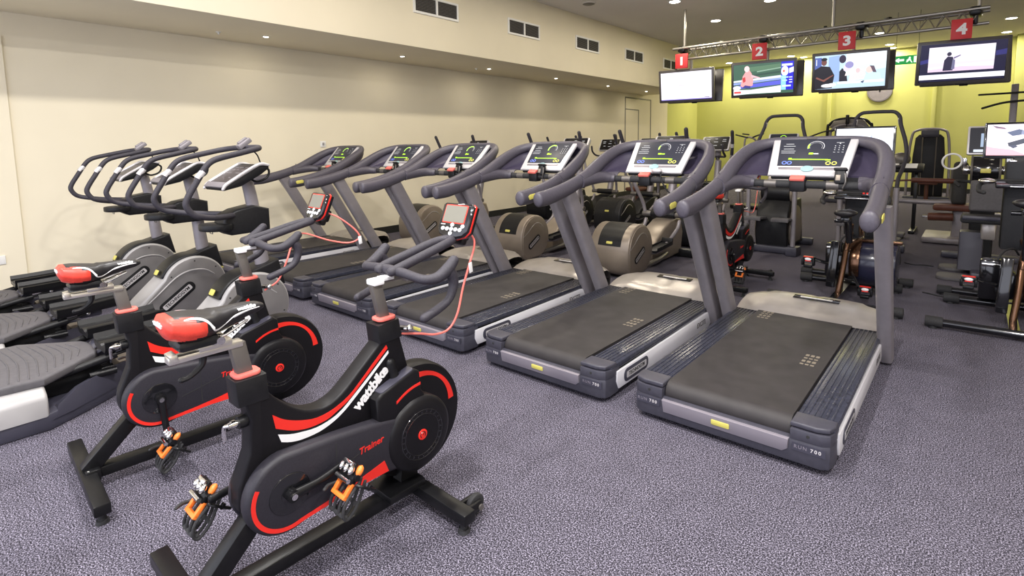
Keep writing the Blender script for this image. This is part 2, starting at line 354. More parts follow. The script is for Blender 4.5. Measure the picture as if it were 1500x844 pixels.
# ---------------------------------------------------------------- treadmills
def treadmill(label, loc, rz, big_arc, dock):
    t = thing('treadmill', label, 'treadmill', loc, rz, 'row of treadmills')
    b = MB(); b.box((0, 1.05, .10), (.86, 1.9, .12), bev=.01); b.build('deck_frame', 'mblack', t)
    for x in (-.36, .36):
        for y in (.22, 1.9):
            f = MB(); f.cyl((x, y, 0), (x, y, .05), .03, .022); f.build('foot', 'rubber', t)
    b = MB()
    ol = [(-.462, .15), (-.464, .06), (-.452, .02), (-.42, .0), (.42, .0), (.452, .02), (.464, .06), (.462, .15)]
    b.prism(ol, .028, .142, 'z', .012)
    for s in (-1, 1):
        q = [(s*.30, .15), (s*.30, -.002), (s*.42, .0), (s*.452, .02), (s*.464, .06), (s*.462, .15)]
        b.prism(q, .135, .186, 'z', .004)
    bp = b.build('rear_bumper', 'bump', t)
    for s in (-1, 1):
        h = MB(); h.cyl((s*.37, -.003, .165), (s*.37, .01, .165), .007, seg=10); h.build('screw_hole', 'dark', bp)
        w = MB(); w.box((s*.375, -.0015, .108), (.13, .004, .036)); w.build('name_plate', 'slate', bp)
        text('RUN', .022, 'strip', bp, 'lettering', frame((s*.375-.032, -.0042, .108), (1, 0, 0), (0, 0, 1)), .0004, 0, 0, 1.3)
        text('700', .022, 'silver', bp, 'lettering', frame((s*.375+.028, -.0042, .108), (1, 0, 0), (0, 0, 1)), .0004, .0006, 0, 1.4)
    b = MB(frame((0, -.004, .10), (1, 0, 0), (0, -.12, 1)))
    b.prism([(-.29, -.03), (.27, -.03), (.292, -.012), (.296, .036), (-.296, .036)], -.02, .008, 'z', .004); b.build('rear_strip', 'strip', t)
    b = MB(frame((0, -.0135, .105), (1, 0, 0), (0, -.12, 1))); b.prism(rrect(.085, .026, .006), 0, .004, 'z', .001); lb = b.build('badge', 'yellow', t)
    # belt, its marks, and the rails beside it
    b = MB(); b.prism(arc(.085, .155, .058, 270, 90, 14)[::1]+[(1.68, .213), (1.68, .10)], -.294, .294); b.mi = 1
    for x0, y0 in ((.21, .72), (-.22, 1.43)):
        for i in range(3):
            for j in range(4): b.box((x0+i*.026-.026, y0+j*.05, .2134), (.018, .030 if j % 2 else .018, .0012))
    b.build('running_belt', ['belt', 'belt_mark'], t)
    for s in (-1, 1):
        b = MB(); b.box((s*.380, .84, .185), (.164, 1.56, .034), bev=.006)
        for k in range(6): b.box((s*(.315+k*.024), .84, .203), (.009, 1.54, .004), bev=.0015)
        b.build('side_rail', 'rail', t)
        b = MB(); b.prism([(s*.298, .12), (s*.298, .006), (s*.40, .004), (s*.448, .022), (s*.463, .07), (s*.463, .12)], .189, .214, 'z', .008, 3); b.build('rail_cap', 'bump', t)
        b = MB(); b.prism([(.14, .052), (.115, .10), (.12, .158), (1.45, .168), (1.58, .15), (1.62, .11), (1.5, .05)], s*.455, s*.472, 'x', .005); sp = b.build('side_panel', 'panel', t)
        mx = frame((s*.472, .34, .108), (0, s, 0), (0, 0, 1)); logo_plate(sp, mx, .30, .078, plate='slate')
        text('EXCITE', .05, 'tvgrey', sp, 'lettering', frame((s*.4725, 1.35, .11), (0, s, 0), (0, 0, 1)), .0006, .001)
    # champagne front cover
    rows = []
    for k, (yy, z) in enumerate(((1.605, .205), (1.63, .222), (1.70, .240), (1.80, .256), (1.92, .266), (2.02, .262), (2.09, .245), (2.14, .20), (2.16, .12), (2.16, .03))):
        row = []
        for i in range(23):
            x = -.452+.904*i/22; f = abs(x)/.452
            y = yy-(.20*f**3*((k/9)**1.2))+(.0 if k else .02*(1-f*f)*-1)
            h = z+(.012 if .0 < f < .66 else (.006 if f < .70 else 0))*(1 if 0 < k < 8 else 0)-(.05*max(0, f-.8)/.2 if k > 0 else 0)*.35
            row.append((x, y, h))
        rows.append(row)
    b = MB(); b.grid(rows); b.bm.faces.ensure_lookup_table(); fc = b.build('front_cover', 'cover', t, 60)
    b = MB(frame((.02, 1.90, .2800), (1, 0, 0), (0, 1, .08))); b.box((0, 0, 0), (.30, .07, .004), bev=.001); lp = b.build('logo_plate', 'gblack', fc)
    b = MB(frame((.02, 1.90, .2825), (1, 0, 0), (0, 1, .08))); b.prism(rrect(.21, .026, .006), 0, .0012, 'z'); b.build('badge', 'silver', lp)
    # uprights and handrails
    for s in (-1, 1):
        secs = []
        for z, y, ly, lx in ((.02, 1.64, .15, .078), (.10, 1.59, .15, .08), (.5, 1.355, .15, .08), (.9, 1.12, .155, .082), (1.08, 1.01, .16, .08)):
            secs.append([(s*.484+p[0], y+p[1], z) for p in rrect(lx, ly, .03, 4)])
        b = MB(); b.loft(secs); b.build('upright', 'upr', t, 50)
        b = MB(); b.tube([(s*.472, .62, 1.040), (s*.470, .74, 1.050), (s*.466, .88, 1.076), (s*.460, 1.02, 1.11), (s*.452, 1.16, 1.155)], [.053, .057, .055, .053, .050], 18, 5, oval=(.80, 1.05), rnd=.45)
        hr = b.build('handrail', 'hand', t, 60)
        if s > 0:
            m = MB(frame((.5165, .715, 1.05), (0, 1, .10), (0, 0, 1))); m.prism([(-.05, .008), (-.03, .02), (.03, .02), (.05, .008), (.04, -.018), (-.04, -.018)], 0, .004, 'z', .001); m.build('badge', 'yellow', hr)
    # upper rim, lower flanges, dished shell
    L = [(-.451, 1.14, 1.15), (-.452, 1.26, 1.192), (-.448, 1.40, 1.262), (-.43, 1.53, 1.332), (-.385, 1.645, 1.39), (-.30, 1.72, 1.423), (-.18, 1.755, 1.437)]
    rim = cat(L+[(0, 1.765, 1.44)]+[(-x, y, z) for x, y, z in L[::-1]], 5)
    b = MB(); b.tube(rim, [.051, .053, .052, .047, .042, .036, .031, .028, .031, .036, .042, .047, .052, .053, .051], 16, rnd=False, oval=(.9, 1.05)); b.build('shell_rim', 'hand', t, 60)
    low = cat([(-.445, 1.24, 1.16), (-.42, 1.36, 1.185), (-.36, 1.46, 1.20), (-.25, 1.535, 1.20), (-.1, 1.57, 1.19), (0, 1.575, 1.19)]+[(-x, y, z) for x, y, z in [(-.1, 1.57, 1.19), (-.25, 1.535, 1.20), (-.36, 1.46, 1.20), (-.42, 1.36, 1.185), (-.445, 1.24, 1.16)]], 7)
    rows = []
    nr, nl = len(rim)-1, len(low)-1
    for v in range(9):
        q = v/8; row = []
        for i in range(41):
            u = i/40; a = rim[round(u*nr)]; c = low[round(u*nl)]; p = a.lerp(c, q)
            dpt = .12*math.sin(PI*min(1, max(0, q)))**.6*max(0, math.sin(PI*min(1, max(0, (u-.06)/.88))))**.5
            row.append(p+V((0, dpt, -.02*math.sin(PI*q))))
        rows.append(row)
    b = MB(); b.grid(rows, .012); b.build('console_shell', 'shell', t, 70)
    for s in (-1, 1):
        b = MB(); b.tube([(s*.449, 1.13, 1.135), (s*.44, 1.26, 1.155), (s*.405, 1.38, 1.165), (s*.355, 1.44, 1.16), (s*.315, 1.455, 1.157)], [.05, .052, .047, .040, .032], 12, 5, rnd=False); b.build('lower_flange', 'hand', t, 60)
        rows = []
        for q in range(6):
            v = q/5; row = []
            for i in range(9):
                u = i/8; a = cat([(s*.452, 1.2, 1.165), (s*.44, 1.34, 1.20), (s*.38, 1.46, 1.212), (s*.30, 1.51, 1.21)], 4); c = cat([(s*.449, 1.13, 1.16), (s*.425, 1.29, 1.178), (s*.375, 1.42, 1.18), (s*.30, 1.46, 1.178)], 4)
                row.append(a[round(u*12)].lerp(c[round(u*12)], v)+V((0, 0, .008*math.sin(PI*v))))
            rows.append(row)
        b = MB(); b.grid(rows, .01); b.build('shell_web', 'hand', t, 70)
    b = MB(); b.cyl((-.34, 1.46, 1.153), (.34, 1.46, 1.153), .026); cb = b.build('crossbar', 'rubber', t)
    for x0, x1 in ((-.245, -.17), (.13, .20)):
        b = MB(); b.cyl((x0, 1.46, 1.153), (x1, 1.46, 1.153), .0268); b.build('hand_sensor', 'steel', cb)
    b = MB(); b.box((-.035, 1.45, 1.148), (.095, .075, .085), bev=.012); st = b.build('stop_button', 'black', t)
    b = MB(); b.box((-.035, 1.42, 1.196), (.088, .05, .022), (28, 0, 0), bev=.006); b.build('red_cap', 'pink', st)
    b = MB(); b.box((0, 1.545, 1.205), (.44, .10, .05), bev=.01); b.build('screen_mount', 'black', t)
    # tilted console screen
    SF = frame((0, 1.595, 1.331), (1, 0, 0), (0, .70, .714))
    b = MB(SF); b.prism([(-.237, -.165), (.237, -.165), (.262, .168), (-.262, .168)], -.028, .0, 'z', .012, 3); sf = b.build('screen_frame', 'silver', t)
    b = MB(SF); b.prism([(-.190, -.085), (.190, -.085), (.215, .165), (-.215, .165)], -.004, .0025, 'z', .001); g = b.build('screen', 'glass', sf)
    b = MB(SF); b.prism([(-.175, -.118), (.175, -.118), (.18, -.098), (-.18, -.098)], -.002, .003, 'z', .001); b.build('button_strip', 'upr', sf)
    b = MB(SF @ M.Translation((.0, -.112, .002))); b.prism([(x*1.5, y) for x, y in arc(0, 0, .026, 0, 360, 20)[:-1]], 0, .006, 'z', .002); b.build('round_button', 'tealb', sf)
    b = MB(SF); b.box((-.02, .172, -.002), (.06, .012, .016), bev=.002); b.build('top_clip', 'steel', sf)
    b = MB(SF); Z = .0032
    def ringseg(cx, cy, r, w, a0, a1, mi, n=18):
        b.mi = mi; o = arc(cx, cy, r+w/2, a0, a1, n); i_ = arc(cx, cy, r-w/2, a0, a1, n)
        for k in range(n): b.poly([(o[k][0], o[k][1], Z), (o[k+1][0], o[k+1][1], Z), (i_[k+1][0], i_[k+1][1], Z), (i_[k][0], i_[k][1], Z)])
    def rc(x, y, w, h, mi): b.mi = mi; b.poly([(x-w/2, y-h/2, Z), (x+w/2, y-h/2, Z), (x+w/2, y+h/2, Z), (x-w/2, y+h/2, Z)])
    ringseg(.02, .092, .050, .004, -25, 205, 0); ringseg(.02, .092, .038, .0015, -25, 205, 0)
    if big_arc: ringseg(.02, .092, .046, .011, 55, 205, 1); rc(.012, .026, .05, .014, 1); rc(0, .034, .02, .012, 1)
    else: ringseg(.02, .092, .046, .010, 150, 200, 1); rc(0, .028, .026, .016, 1); rc(.03, .026, .03, .010, 1 if big_arc is None else 0)
    rc(-.01, -.026, .24, .007, 1); rc(-.12, -.02, .02, .012, 1); rc(.11, -.03, .03, .01, 1)
    for k in range(3):
        for j in range(3): rc(.135+k*.024, .098-j*.018, .006, .006, 0)
        rc(.135+k*.024, .04, .012, .003, 0)
    rc(.16, .128, .045, .003, 0); rc(.16, .12, .008, .008, 0)
    for j, (w, y) in enumerate(((.05, .118), (.075, .098), (.065, .072), (.09, .052), (.085, .034))): rc(-.145, y, w, .004, 0)
    for x in (-.15, -.118): ringseg(x, -.058, .013, .006, 0, 360, 3, 14)
    for x in (.115, .15): ringseg(x, -.058, .013, .006, 0, 360, 2, 14)
    b.build('display_graphics', ['gdash', 'ggreen', 'gyel', 'gblue'], g, 180)
    x = {'right': .205, 'mid': .045, 'cable': .055}[dock]
    if dock == 'cable':
        b = MB(); b.ell((x, 1.452, 1.225), (.045, .03, .02)); b.build('cable_plug', 'silver', t)
        b = MB(); b.tube([(x+.03, 1.455, 1.215), (x+.05, 1.43, 1.15), (x+.11, 1.44, 1.06), (x+.2, 1.47, 1.03), (x+.26, 1.5, 1.06)], .006, 8, 6); b.build('cable', 'black', t)
    else:
        b = MB(); b.box((x, 1.452, 1.205), (.062, .05, .085), (-15, 0, 0), bev=.012); b.box((x, 1.46, 1.255), (.075, .045, .02), (-15, 0, 0), bev=.008); dk = b.build('clip_holder', 'black', t)
        b = MB(); b.box((x-.008, 1.4245, 1.205), (.026, .004, .036), (-15, 0, 0), bev=.001); b.build('inset', 'tan', dk)
        b = MB(); b.tube([(x+.028, 1.44, 1.23), (x+.034, 1.425, 1.18), (x+.02, 1.43, 1.14)], .005, 8, 5); b.build('hook', 'steel', dk)
    return t
TX = [-.8475, -1.9335, -3.048, -4.135, -5.195, -6.51]
TL = ['nearest, rightmost treadmill of the row, key dock at right of its console',
      'second treadmill from the right, black cable hanging under its console, close to the rightmost one',
      'third treadmill from the right, behind the raised handlebars of the nearest spin bike',
      'fourth treadmill from the right, its rear hidden behind the nearest spin bike handlebars',
      'fifth treadmill from the right, second from the cream wall, behind the farther spin bike console',
      'farthest treadmill, alone against the cream wall, leftmost of the row']
TD = ['right', 'cable', 'mid', 'mid', 'mid', 'mid']
for i in range(6):
    treadmill(TL[i], (TX[i], 2.505 if i == 0 else 2.49, 0), 0, False if i == 0 else (None if i == 1 else True), TD[i])
# ---------------------------------------------------------------- spin bikes
def pedal(par, c, s, tilt):
    p = MB(); mx = M.Translation(c) @ Euler((math.radians(tilt), 0, 0)).to_matrix().to_4x4()
    p.xf = mx; p.cyl((-.05*s*0-.045, 0, 0), (.045, 0, 0), .011, seg=12); p.box((0, .0, .0), (.075, .055, .024), bev=.006)
    p.box((0, .022, .016), (.06, .03, .016), bev=.004); pd = p.build('pedal', 'mblack', par)
    k = MB(mx)
    for x in (-.026, 0, .026): k.ell((x, .012, .026), (.011, .016, .011), u=10, v=6)
    k.cyl((-.035, -.02, .02), (.035, -.02, .02), .008, seg=10); k.box((0, .03, .03), (.05, .014, .012), bev=.003); k.build('clip', 'chrome', pd)
    k = MB(mx)
    k.box((-.03, -.045, -.004), (.016, .05, .014), bev=.003); k.box((.03, -.045, -.004), (.016, .05, .014), bev=.003); k.box((0, -.068, -.004), (.076, .014, .016), bev=.003); k.ell((.034, .02, .0), (.014, .02, .012), u=10, v=6)
    k.build('toe_bracket', 'orange', pd)
    k = MB(mx)
    for x in (-.038, -.012, .016, .040): k.tube([(x, -.01, -.02), (x, -.08, -.014), (x, -.115, -.03), (x, -.12, -.055), (x, -.07, -.06), (x, .0, -.04)], .0055, 8, 5)
    for z, y in ((-.03, -.117), (-.055, -.119), (-.058, -.07)): k.box((0, y, z), (.082, .012, .007), bev=.002)
    k.tube([(-.042, -.03, -.03), (-.05, -.06, .01), (-.03, -.075, .035)], .006, 8, 5)
    k.build('toe_cage', 'rubber', pd)
    k = MB(mx); k.tube([(.046, -.02, -.01), (.062, -.015, -.03), (.06, -.01, -.08)], .005, 8, 5); k.box((.06, -.01, -.05), (.014, .02, .012), bev=.003); k.build('strap', 'mblack', pd)
def spin_bike(label, loc, rz, crank, cable, simple=False, group='spin bikes'):
    t = thing('spin_bike', label, 'exercise bike', loc, rz, group); t.scale = (1, 1.01, .985)
    # floor frame
    b = MB(); b.box((0, .02, .068), (.06, .84, .045), bev=.004); b.build('base_beam', 'mblack', t)
    for y, nm in ((-.40, 'rear_stabilizer'), (.405, 'front_stabilizer')):
        b = MB(); b.box((0, y, .068), (.68, .055, .045), bev=.004)
        if y < 0: b.box((0, -.385, .075), (.12, .05, .05), bev=.004)
        sb = b.build(nm, 'mblack', t)
        for s in (-1, 1):
            f = MB(); f.cyl((s*.305, y, .006), (s*.305, y, .048), .014, seg=14); f.cyl((s*.305, y, 0), (s*.305, y, .014), .024, .02, seg=16); f.build('foot', 'rubber', sb)
            f = MB(); f.cyl((s*.045, y, .089), (s*.045, y, .096), .010, seg=8); f.ell((s*.045, y, .097), (.007, .007, .005), u=8, v=6); f.build('bolt', 'chrome', sb)
            if y > 0:
                f = MB(); f.box((s*.30, .455, .062), (.016, .09, .034), bev=.003); f.box((s*.256, .455, .062), (.016, .09, .034), bev=.003); f.build('wheel_bracket', 'mblack', sb)
                f = MB(); f.cyl((s*.266, .49, .055), (s*.290, .49, .055), .04, seg=24, bev=.006); w = f.build('transport_wheel', 'rubber', sb)
                f = MB(); f.cyl((s*.309, .49, .055), (s*.315, .49, .055), .012, seg=12); f.build('axle_cap', 'steel', w)
    b = MB(); b.bar((0, -.40, .085), (0, -.16, .33), .06, .06, (0, 1, 0), .004); b.build('rear_strut', 'mblack', t)
    b = MB(); b.box((0, .33, .10), (.15, .17, .03), bev=.004); b.bar((0, .37, .10), (0, .40, .30), .05, .08, (0, 1, 0)); b.build('front_bracket', 'mblack', t)
    # main swooping frame
    top = cat2([(-.175, .742), (-.17, .70), (-.13, .645), (-.083, .60), (-.03, .568), (.03, .56), (.09, .584), (.168, .648), (.255, .722)], 4)
    poly = [(-.245, .735)]+top+[(.262, .778), (.33, .790), (.352, .70), (.383, .573), (.42, .40), (.30, .36), (.10, .34), (-.10, .24), (-.20, .23), (-.27, .33), (-.268, .40), (-.228, .50), (-.218, .605), (-.234, .68)]
    b = MB(); b.prism(poly, -.036, .036, 'x', .010, 3); b.build('main_frame', 'frameb', t, 50)
    b = MB(); b.prism([(-.252, .662), (-.257, .748), (-.163, .748), (-.158, .66)], -.041, .041, 'x', .006); b.build('seat_collar', 'black', t)
    b = MB(); b.prism([(.252, .715), (.245, .79), (.34, .798), (.352, .72)], -.042, .042, 'x', .006); b.build('head_collar', 'black', t)
    for s in (-1, 1):
        X0, X1 = (.0355, .0372) if s > 0 else (-.0372, -.0355)
        up = cat2([(-.153, .602), (-.114, .570), (-.06, .545), (-.004, .532), (.057, .54), (.117, .566), (.165, .604), (.228, .660), (.281, .706)], 3)
        lo = cat2([(.286, .692), (.232, .646), (.17, .594), (.116, .550), (.06, .522), (.025, .510), (-.034, .508), (-.09, .522), (-.145, .552)], 3)
        b = MB(); b.prism(up+lo, X0, X1); b.build('red_stripe', 'red', t)
        up = cat2([(-.139, .529), (-.10, .513), (-.065, .505), (-.01, .498), (.048, .507), (.09, .526), (.14, .563), (.2, .610), (.288, .683)], 3)
        lo = cat2([(.290, .672), (.2, .596), (.14, .548), (.10, .518), (.055, .494), (0, .479), (-.06, .478), (-.1, .486), (-.13, .499)], 3)
        b = MB(); b.prism(up+lo, X0, X1); b.build('white_stripe', 'wdec', t)
        mx = frame((s*.037, .208, .560), (0, s*.126, s*.103), (0, -.103, .126))
        text('wattbike', .055, 'wdec', t, 'lettering', mx, .0006, .0022, .12, .92)
    # chain cover and crank recess
    co = arc(-.135, .345, .135, 95, 292, 26)+[(.10, .245), (.25, .225), (.42, .20), (.42, .40), (.30, .425), (.222, .443), (.04, .465)]
    b = MB(); b.prism(co, .030, .088, 'x', .018, 3); cc = b.build('chain_cover', 'chain', t, 50)
    b = MB(); b.prism(co, -.060, -.030, 'x', .010, 2); b.build('left_cover', 'chain', t, 50)
    oa = arc(-.135, .345, .118, 150, 286, 22)+[(.022, .272), (.212, .296)]; ia = [(.225, .258), (.09, .2545), (-.02, .244)]+arc(-.135, .345, .100, 286, 150, 22)
    oo = arc(-.135, .345, .121, 150, 285, 22)+[(.06, .2405), (.235, .240), (.218, .288), (.10, .265), (.0, .2515)]+arc(-.135, .345, .108, 286, 150, 22)
    b = MB(); b.prism(oo, .0870, .0892); b.build('red_stripe', 'red', cc)
    b = MB(); b.box((.0882, .03, .355), (.0015, .0025, .17)); b.box((.0882, .045, .345), (.0015, .20, .0025), (14, 0, 0)); b.build('seam', 'dark', cc)
    text('Trainer', .034, 'red', cc, 'lettering', frame((.0885, .165, .372), (0, 1, .10), (0, -.10, 1)), .0005, .0006, .25)
    b = MB(); b.cyl((.07, -.135, .345), (.0915, -.135, .345), .068, seg=40, bev=.004); b.cyl((.09, -.135, .345), (.094, -.135, .345), .03, seg=24); b.build('crank_disc', 'gblack', cc)
    # flywheel covers
    b = MB(); b.lathe([(.148, .02), (.150, .075), (.146, .088), (.132, .098), (.105, .102), (.02, .103)], (0, .385, .325), (1, 0, 0), 48); fh = b.build('flywheel_cover', 'frameb', t)
    b = MB(); b.torus((.1015, .385, .325), .098, .0022, (1, 0, 0), 44); b.torus((.1015, .385, .325), .082, .0022, (1, 0, 0), 44)
    for k in range(24):
        a = 2*PI*k/24; b.box((.1015, .385+.09*math.cos(a), .325+.09*math.sin(a)), (.003, .006, .010), (math.degrees(a)+90, 0, 0))
    b.build('vent_slots', 'gblack', fh)
    b = MB(); b.cyl((.100, .385, .325), (.106, .385, .325), .021, seg=24, bev=.001); bd = b.build('badge', 'red', fh)
    b = MB(); b.torus((.1065, .385, .325), .012, .0016, (1, 0, 0), 20, a0=40, a1=320); b.box((.1065, .388, .327), (.001, .011, .003), (40, 0, 0)); b.build('emblem', 'gblack', bd)
    b = MB(); b.lathe([(.15, -.088), (.20, -.098), (.226, -.094), (.235, -.08), (.235, -.03), (.228, -.012), (.20, -.008), (.10, -.008)], (0, .445, .325), (1, 0, 0), 56); fw = b.build('fan_wheel', 'frameb', t)
    o_ = arc(.445, .325, .200, 8, 98, 20); i_ = [(.445+(.172+.012*math.sin(k/20*PI))*math.cos(math.radians(98-90*k/20)), .325+(.172+.012*math.sin(k/20*PI))*math.sin(math.radians(98-90*k/20))) for k in range(21)]
    b = MB(); b.prism(o_+i_, -.0085, -.0058); b.build('red_stripe', 'red', fw)
    b = MB(); b.prism([(.205, .43), (.20, .525), (.225, .545), (.375, .592), (.40, .575), (.405, .50), (.43, .46), (.40, .40)], .0, .082, 'x', .012, 3); rb = b.build('resistance_box', 'frameb', t)
    st = cat2([(.285, .492), (.32, .512), (.36, .526), (.398, .531)], 3); sl = [(y, z-.010) for y, z in st[::-1]]
    b = MB(); b.prism(st+sl, .0815, .0838); b.build('red_stripe', 'red', rb)
    b = MB(frame((.042, .30, .561), (1, 0, 0), (0, .95, .30))); b.prism(rrect(.07, .16, .012), 0, .010, 'z', .004); b.build('lever_plate', 'slate', rb)
    b = MB(); b.tube([(.035, .315, .555), (.035, .308, .585), (.032, .296, .63)], [.024, .018, .019], 14, 4); lv = b.build('resistance_lever', 'black', rb)
    b = MB(); b.ell((.032, .295, .64), (.012, .012, .007)); b.build('lever_cap', 'steel', lv)
    # seat post, rail, saddle
    b = MB(); b.bar((0, -.209, .72), (0, -.232, .858), .030, .046, (0, 1, 0), .003); b.build('seat_post', 'steel', t)
    b = MB(frame((0, -.211, .748), (1, 0, 0), (0, 1, 0))); b.prism(rrect(.066, .080, .02), 0, .014, 'z', .005); b.build('seat_post_ring', 'pink', t)
    b = MB(); b.box((0, -.318, .858), (.038, .200, .020), bev=.003); b.box((0, -.295, .874), (.046, .09, .020), bev=.002); b.box((0, -.405, .866), (.05, .02, .022), (12, 0, 0), bev=.002); rl = b.build('seat_rail', 'bsteel', t)
    b = MB(); b.tube([(0, -.325, .85), (0, -.33, .82), (0, -.36, .795), (0, -.385, .79)], [.012, .010, .008, .009], 8, 4); b.build('lock_lever', 'black', rl)
    b = MB(); b.cyl((-.05, -.29, .893), (.05, -.29, .893), .012, seg=12); b.box((0, -.29, .89), (.05, .04, .03), bev=.006)
    for s in (-1, 1): b.tube([(s*.03, -.39, .905), (s*.028, -.29, .896), (s*.012, -.2, .925)], .004, 6, 4)
    b.build('saddle_clamp', 'chrome', t)
    NS = 44
    prof = [(-.428, .045, .948, .985), (-.418, .066, .925, .997), (-.38, .078, .905, .996), (-.345, .080, .902, .990), (-.31, .066, .906, .984), (-.28, .047, .914, .981), (-.24, .033, .926, .981), (-.20, .027, .936, .981), (-.165, .024, .944, .976), (-.148, .016, .952, .968)]
    sg = lambda v, e: math.copysign(abs(v)**e, v)
    def surf(y, a, k=1.0):
        for p, q in zip(prof, prof[1:]):
            if y <= q[0]: break
        u = max(0, min(1, (y-p[0])/(q[0]-p[0]))); w, z0, z1 = [p[i]+(q[i]-p[i])*u for i in (1, 2, 3)]
        ca, sa = math.cos(a), math.sin(a)
        return V((w*k*sg(ca, .75)*(1 if sa > -.2 else .92), y, (z0+z1)/2+(z1-z0)/2*k*sg(sa, .75)-(.006*(1-abs(ca)) if sa > .6 and y < -.30 else 0)))
    ys = [-.428, -.424]+[-.418+.27*i/40 for i in range(41)]
    b = MB(); b.loft([[surf(y, 2*PI*j/NS) for j in range(NS)] for y in ys]); sd = b.build('saddle', ['seatb', 'seatr', 'black'], t, 70)
    for f in sd.data.polygons:
        c = f.center; xr = abs(c.x)
        if c.z < .922 and f.normal.z < -.3: f.material_index = 2
        elif c.y < -.405 or (c.y < -.332 and f.normal.z < .55) or (c.y < -.355 and xr > .050): f.material_index = 1
    for s in (-1, 1):
        rows = []
        for y, a0, w in ((-.385, 40, 2), (-.368, 46, 5), (-.350, 44, 8), (-.336, 34, 8), (-.324, 16, 7), (-.312, -4, 6), (-.298, -18, 5), (-.284, -18, 4), (-.265, -8, 4), (-.24, 0, 4), (-.20, 4, 4), (-.165, 6, 3)):
            rows.append([surf(y, math.radians(a0+d if s > 0 else 180-a0-d), 1.02) for d in (-w, 0, w)])
        sm = [cat([r[k] for r in rows], 4) for k in range(3)]
        b = MB(); b.grid([[sm[k][i] for k in range(3)] for i in range(len(sm[0]))], .0006); b.build('saddle_wave', 'wdec', sd, 180)
    text('wattbike', .016, 'wdec', sd, 'lettering', frame((.0262, -.205, .971), (-.12, 1, .0), (-.6, 0, 1)), .001, .0006, .2)
    text('wattbike', .020, 'wdec', sd, 'lettering', frame((-.01, -.4295, .968), (1, 0, 0), (0, -.1, 1)), .002, .001, .2)
    b = MB(); b.box((0, -.345, .90), (.10, .11, .035), bev=.015); b.build('saddle_base', 'black', sd)
    for y, z in ((-.222, .60),):
        b = MB(); b.cyl((0, y+.01, z), (0, y-.022, z), .02, seg=16); b.build('lever_boss', 'black', t)
        b = MB(); b.cyl((0, y-.02, z), (0, y-.05, z), .010, seg=12); b.cyl((0, y-.03, z), (0, y-.042, z), .014, seg=12); b.tube([(0, y-.045, z), (-.02, y-.055, z-.01), (-.022, y-.055, z-.055)], .006, 8, 4); b.build('adjust_lever', 'chrome', t)
    b = MB(); b.cyl((.02, .36, .748), (.05, .375, .748), .010, seg=10); b.ell((.055, .378, .750), (.014, .014, .014), u=10, v=8); b.build('front_knob', 'chrome', t)
    # handlebar post, slider, bars
    b = MB(); b.bar((0, .305, .77), (0, .267, .945), .028, .042, (0, 1, 0), .003); b.build('handlebar_post', 'steel', t)
    b = MB(frame((0, .300, .796), (1, 0, 0), (0, 1, 0))); b.prism(rrect(.066, .080, .02), 0, .014, 'z', .005); b.build('handlebar_post_ring', 'pink', t)
    b = MB(); b.box((0, .27, .950), (.055, .045, .022), bev=.005); b.box((0, .315, .957), (.045, .05, .014), bev=.003); b.build('clamp_cap', 'wdec', t)
    b = MB(); b.box((0, .35, .950), (.03, .15, .018), bev=.003); b.box((0, .42, .935), (.05, .04, .02), bev=.004); b.build('bar_slider', 'steel', t)
    b = MB(); A = [(0, .335, .985), (.08, .337, .983), (.145, .341, .976), (.188, .355, .970), (.210, .395, .974), (.215, .440, 1.000), (.216, .468, 1.026)]
    b.tube([(-x, y, z) for x, y, z in A[::-1]]+A[1:], [.020, .023, .021, .018, .0175, .018, .019, .018, .0175, .018, .021, .023, .020], 12, 5)
    for s in (-1, 1): b.tube([(s*.213, .440, 1.0), (s*.215, .462, .965), (s*.215, .463, .925), (s*.215, .440, .882), (s*.215, .39, .857), (s*.213, .325, .837)], [.022, .021, .018, .016, .0165, .017], 12, 5)
    b.build('handlebar', 'foam', t, 60)
    b = MB(); b.tube([(.040, .315, .985), (.045, .36, .998), (.042, .46, 1.022), (.038, .57, 1.048), (.026, .625, 1.058), (0, .642, 1.06), (-.026, .625, 1.058), (-.038, .57, 1.048), (-.042, .46, 1.022), (-.045, .36, .998), (-.040, .315, .985)], .0185, 12, 5); b.build('aero_bar', 'foam', t, 60)
    # console
    CF = frame((0, .668, 1.140), (1, 0, 0), (0, .38, .92)) @ M.Diagonal((1.46, 1.18, 1.2, 1))
    ol = [(-.054, .066), (.054, .066), (.064, .058), (.064, -.035), (.05, -.056), (.02, -.068), (-.02, -.068), (-.05, -.056), (-.064, -.035), (-.064, .058)]
    b = MB(CF); b.prism(ol, -.038, .0, 'z', .008, 3); cs = b.build('console', 'gblack', t)
    b = MB(CF); b.prism([(x*1.02, y*1.015) for x, y in ol], -.022, -.014, 'z', .002); b.build('red_band', 'red', cs)
    b = MB(CF); b.prism(rrect(.094, .070, .003, 2, 0, .023), 0, .0015, 'z'); b.build('screen_border', 'seatr', cs)
    b = MB(CF); b.prism(rrect(.088, .062, .003, 2, 0, .023), 0, .003, 'z'); b.build('screen', 'lcd', cs)
    b = MB(CF)
    for x, y in ((-.036, -.034), (-.018, -.034), (0, -.034), (.018, -.034), (.036, -.034), (0, -.018), (0, -.050), (.044, -.02)): b.prism([(x+p[0], y+p[1]) for p in arc(0, 0, .0075, 0, 360, 12)[:-1]], 0, .003, 'z', .001)
    b.box((-.04, -.018, .001), (.018, .003, .001)); b.build('buttons', 'wdec', cs)
    b = MB(CF); b.box((0, -.03, -.055), (.035, .06, .05), bev=.01); b.box((.0, -.06, -.05), (.05, .04, .03), bev=.01); b.build('console_mount', 'black', cs)
    b = MB(); b.tube(cable, .0045, 8, 7); cbl = b.build('sensor_cable', 'pink', t)
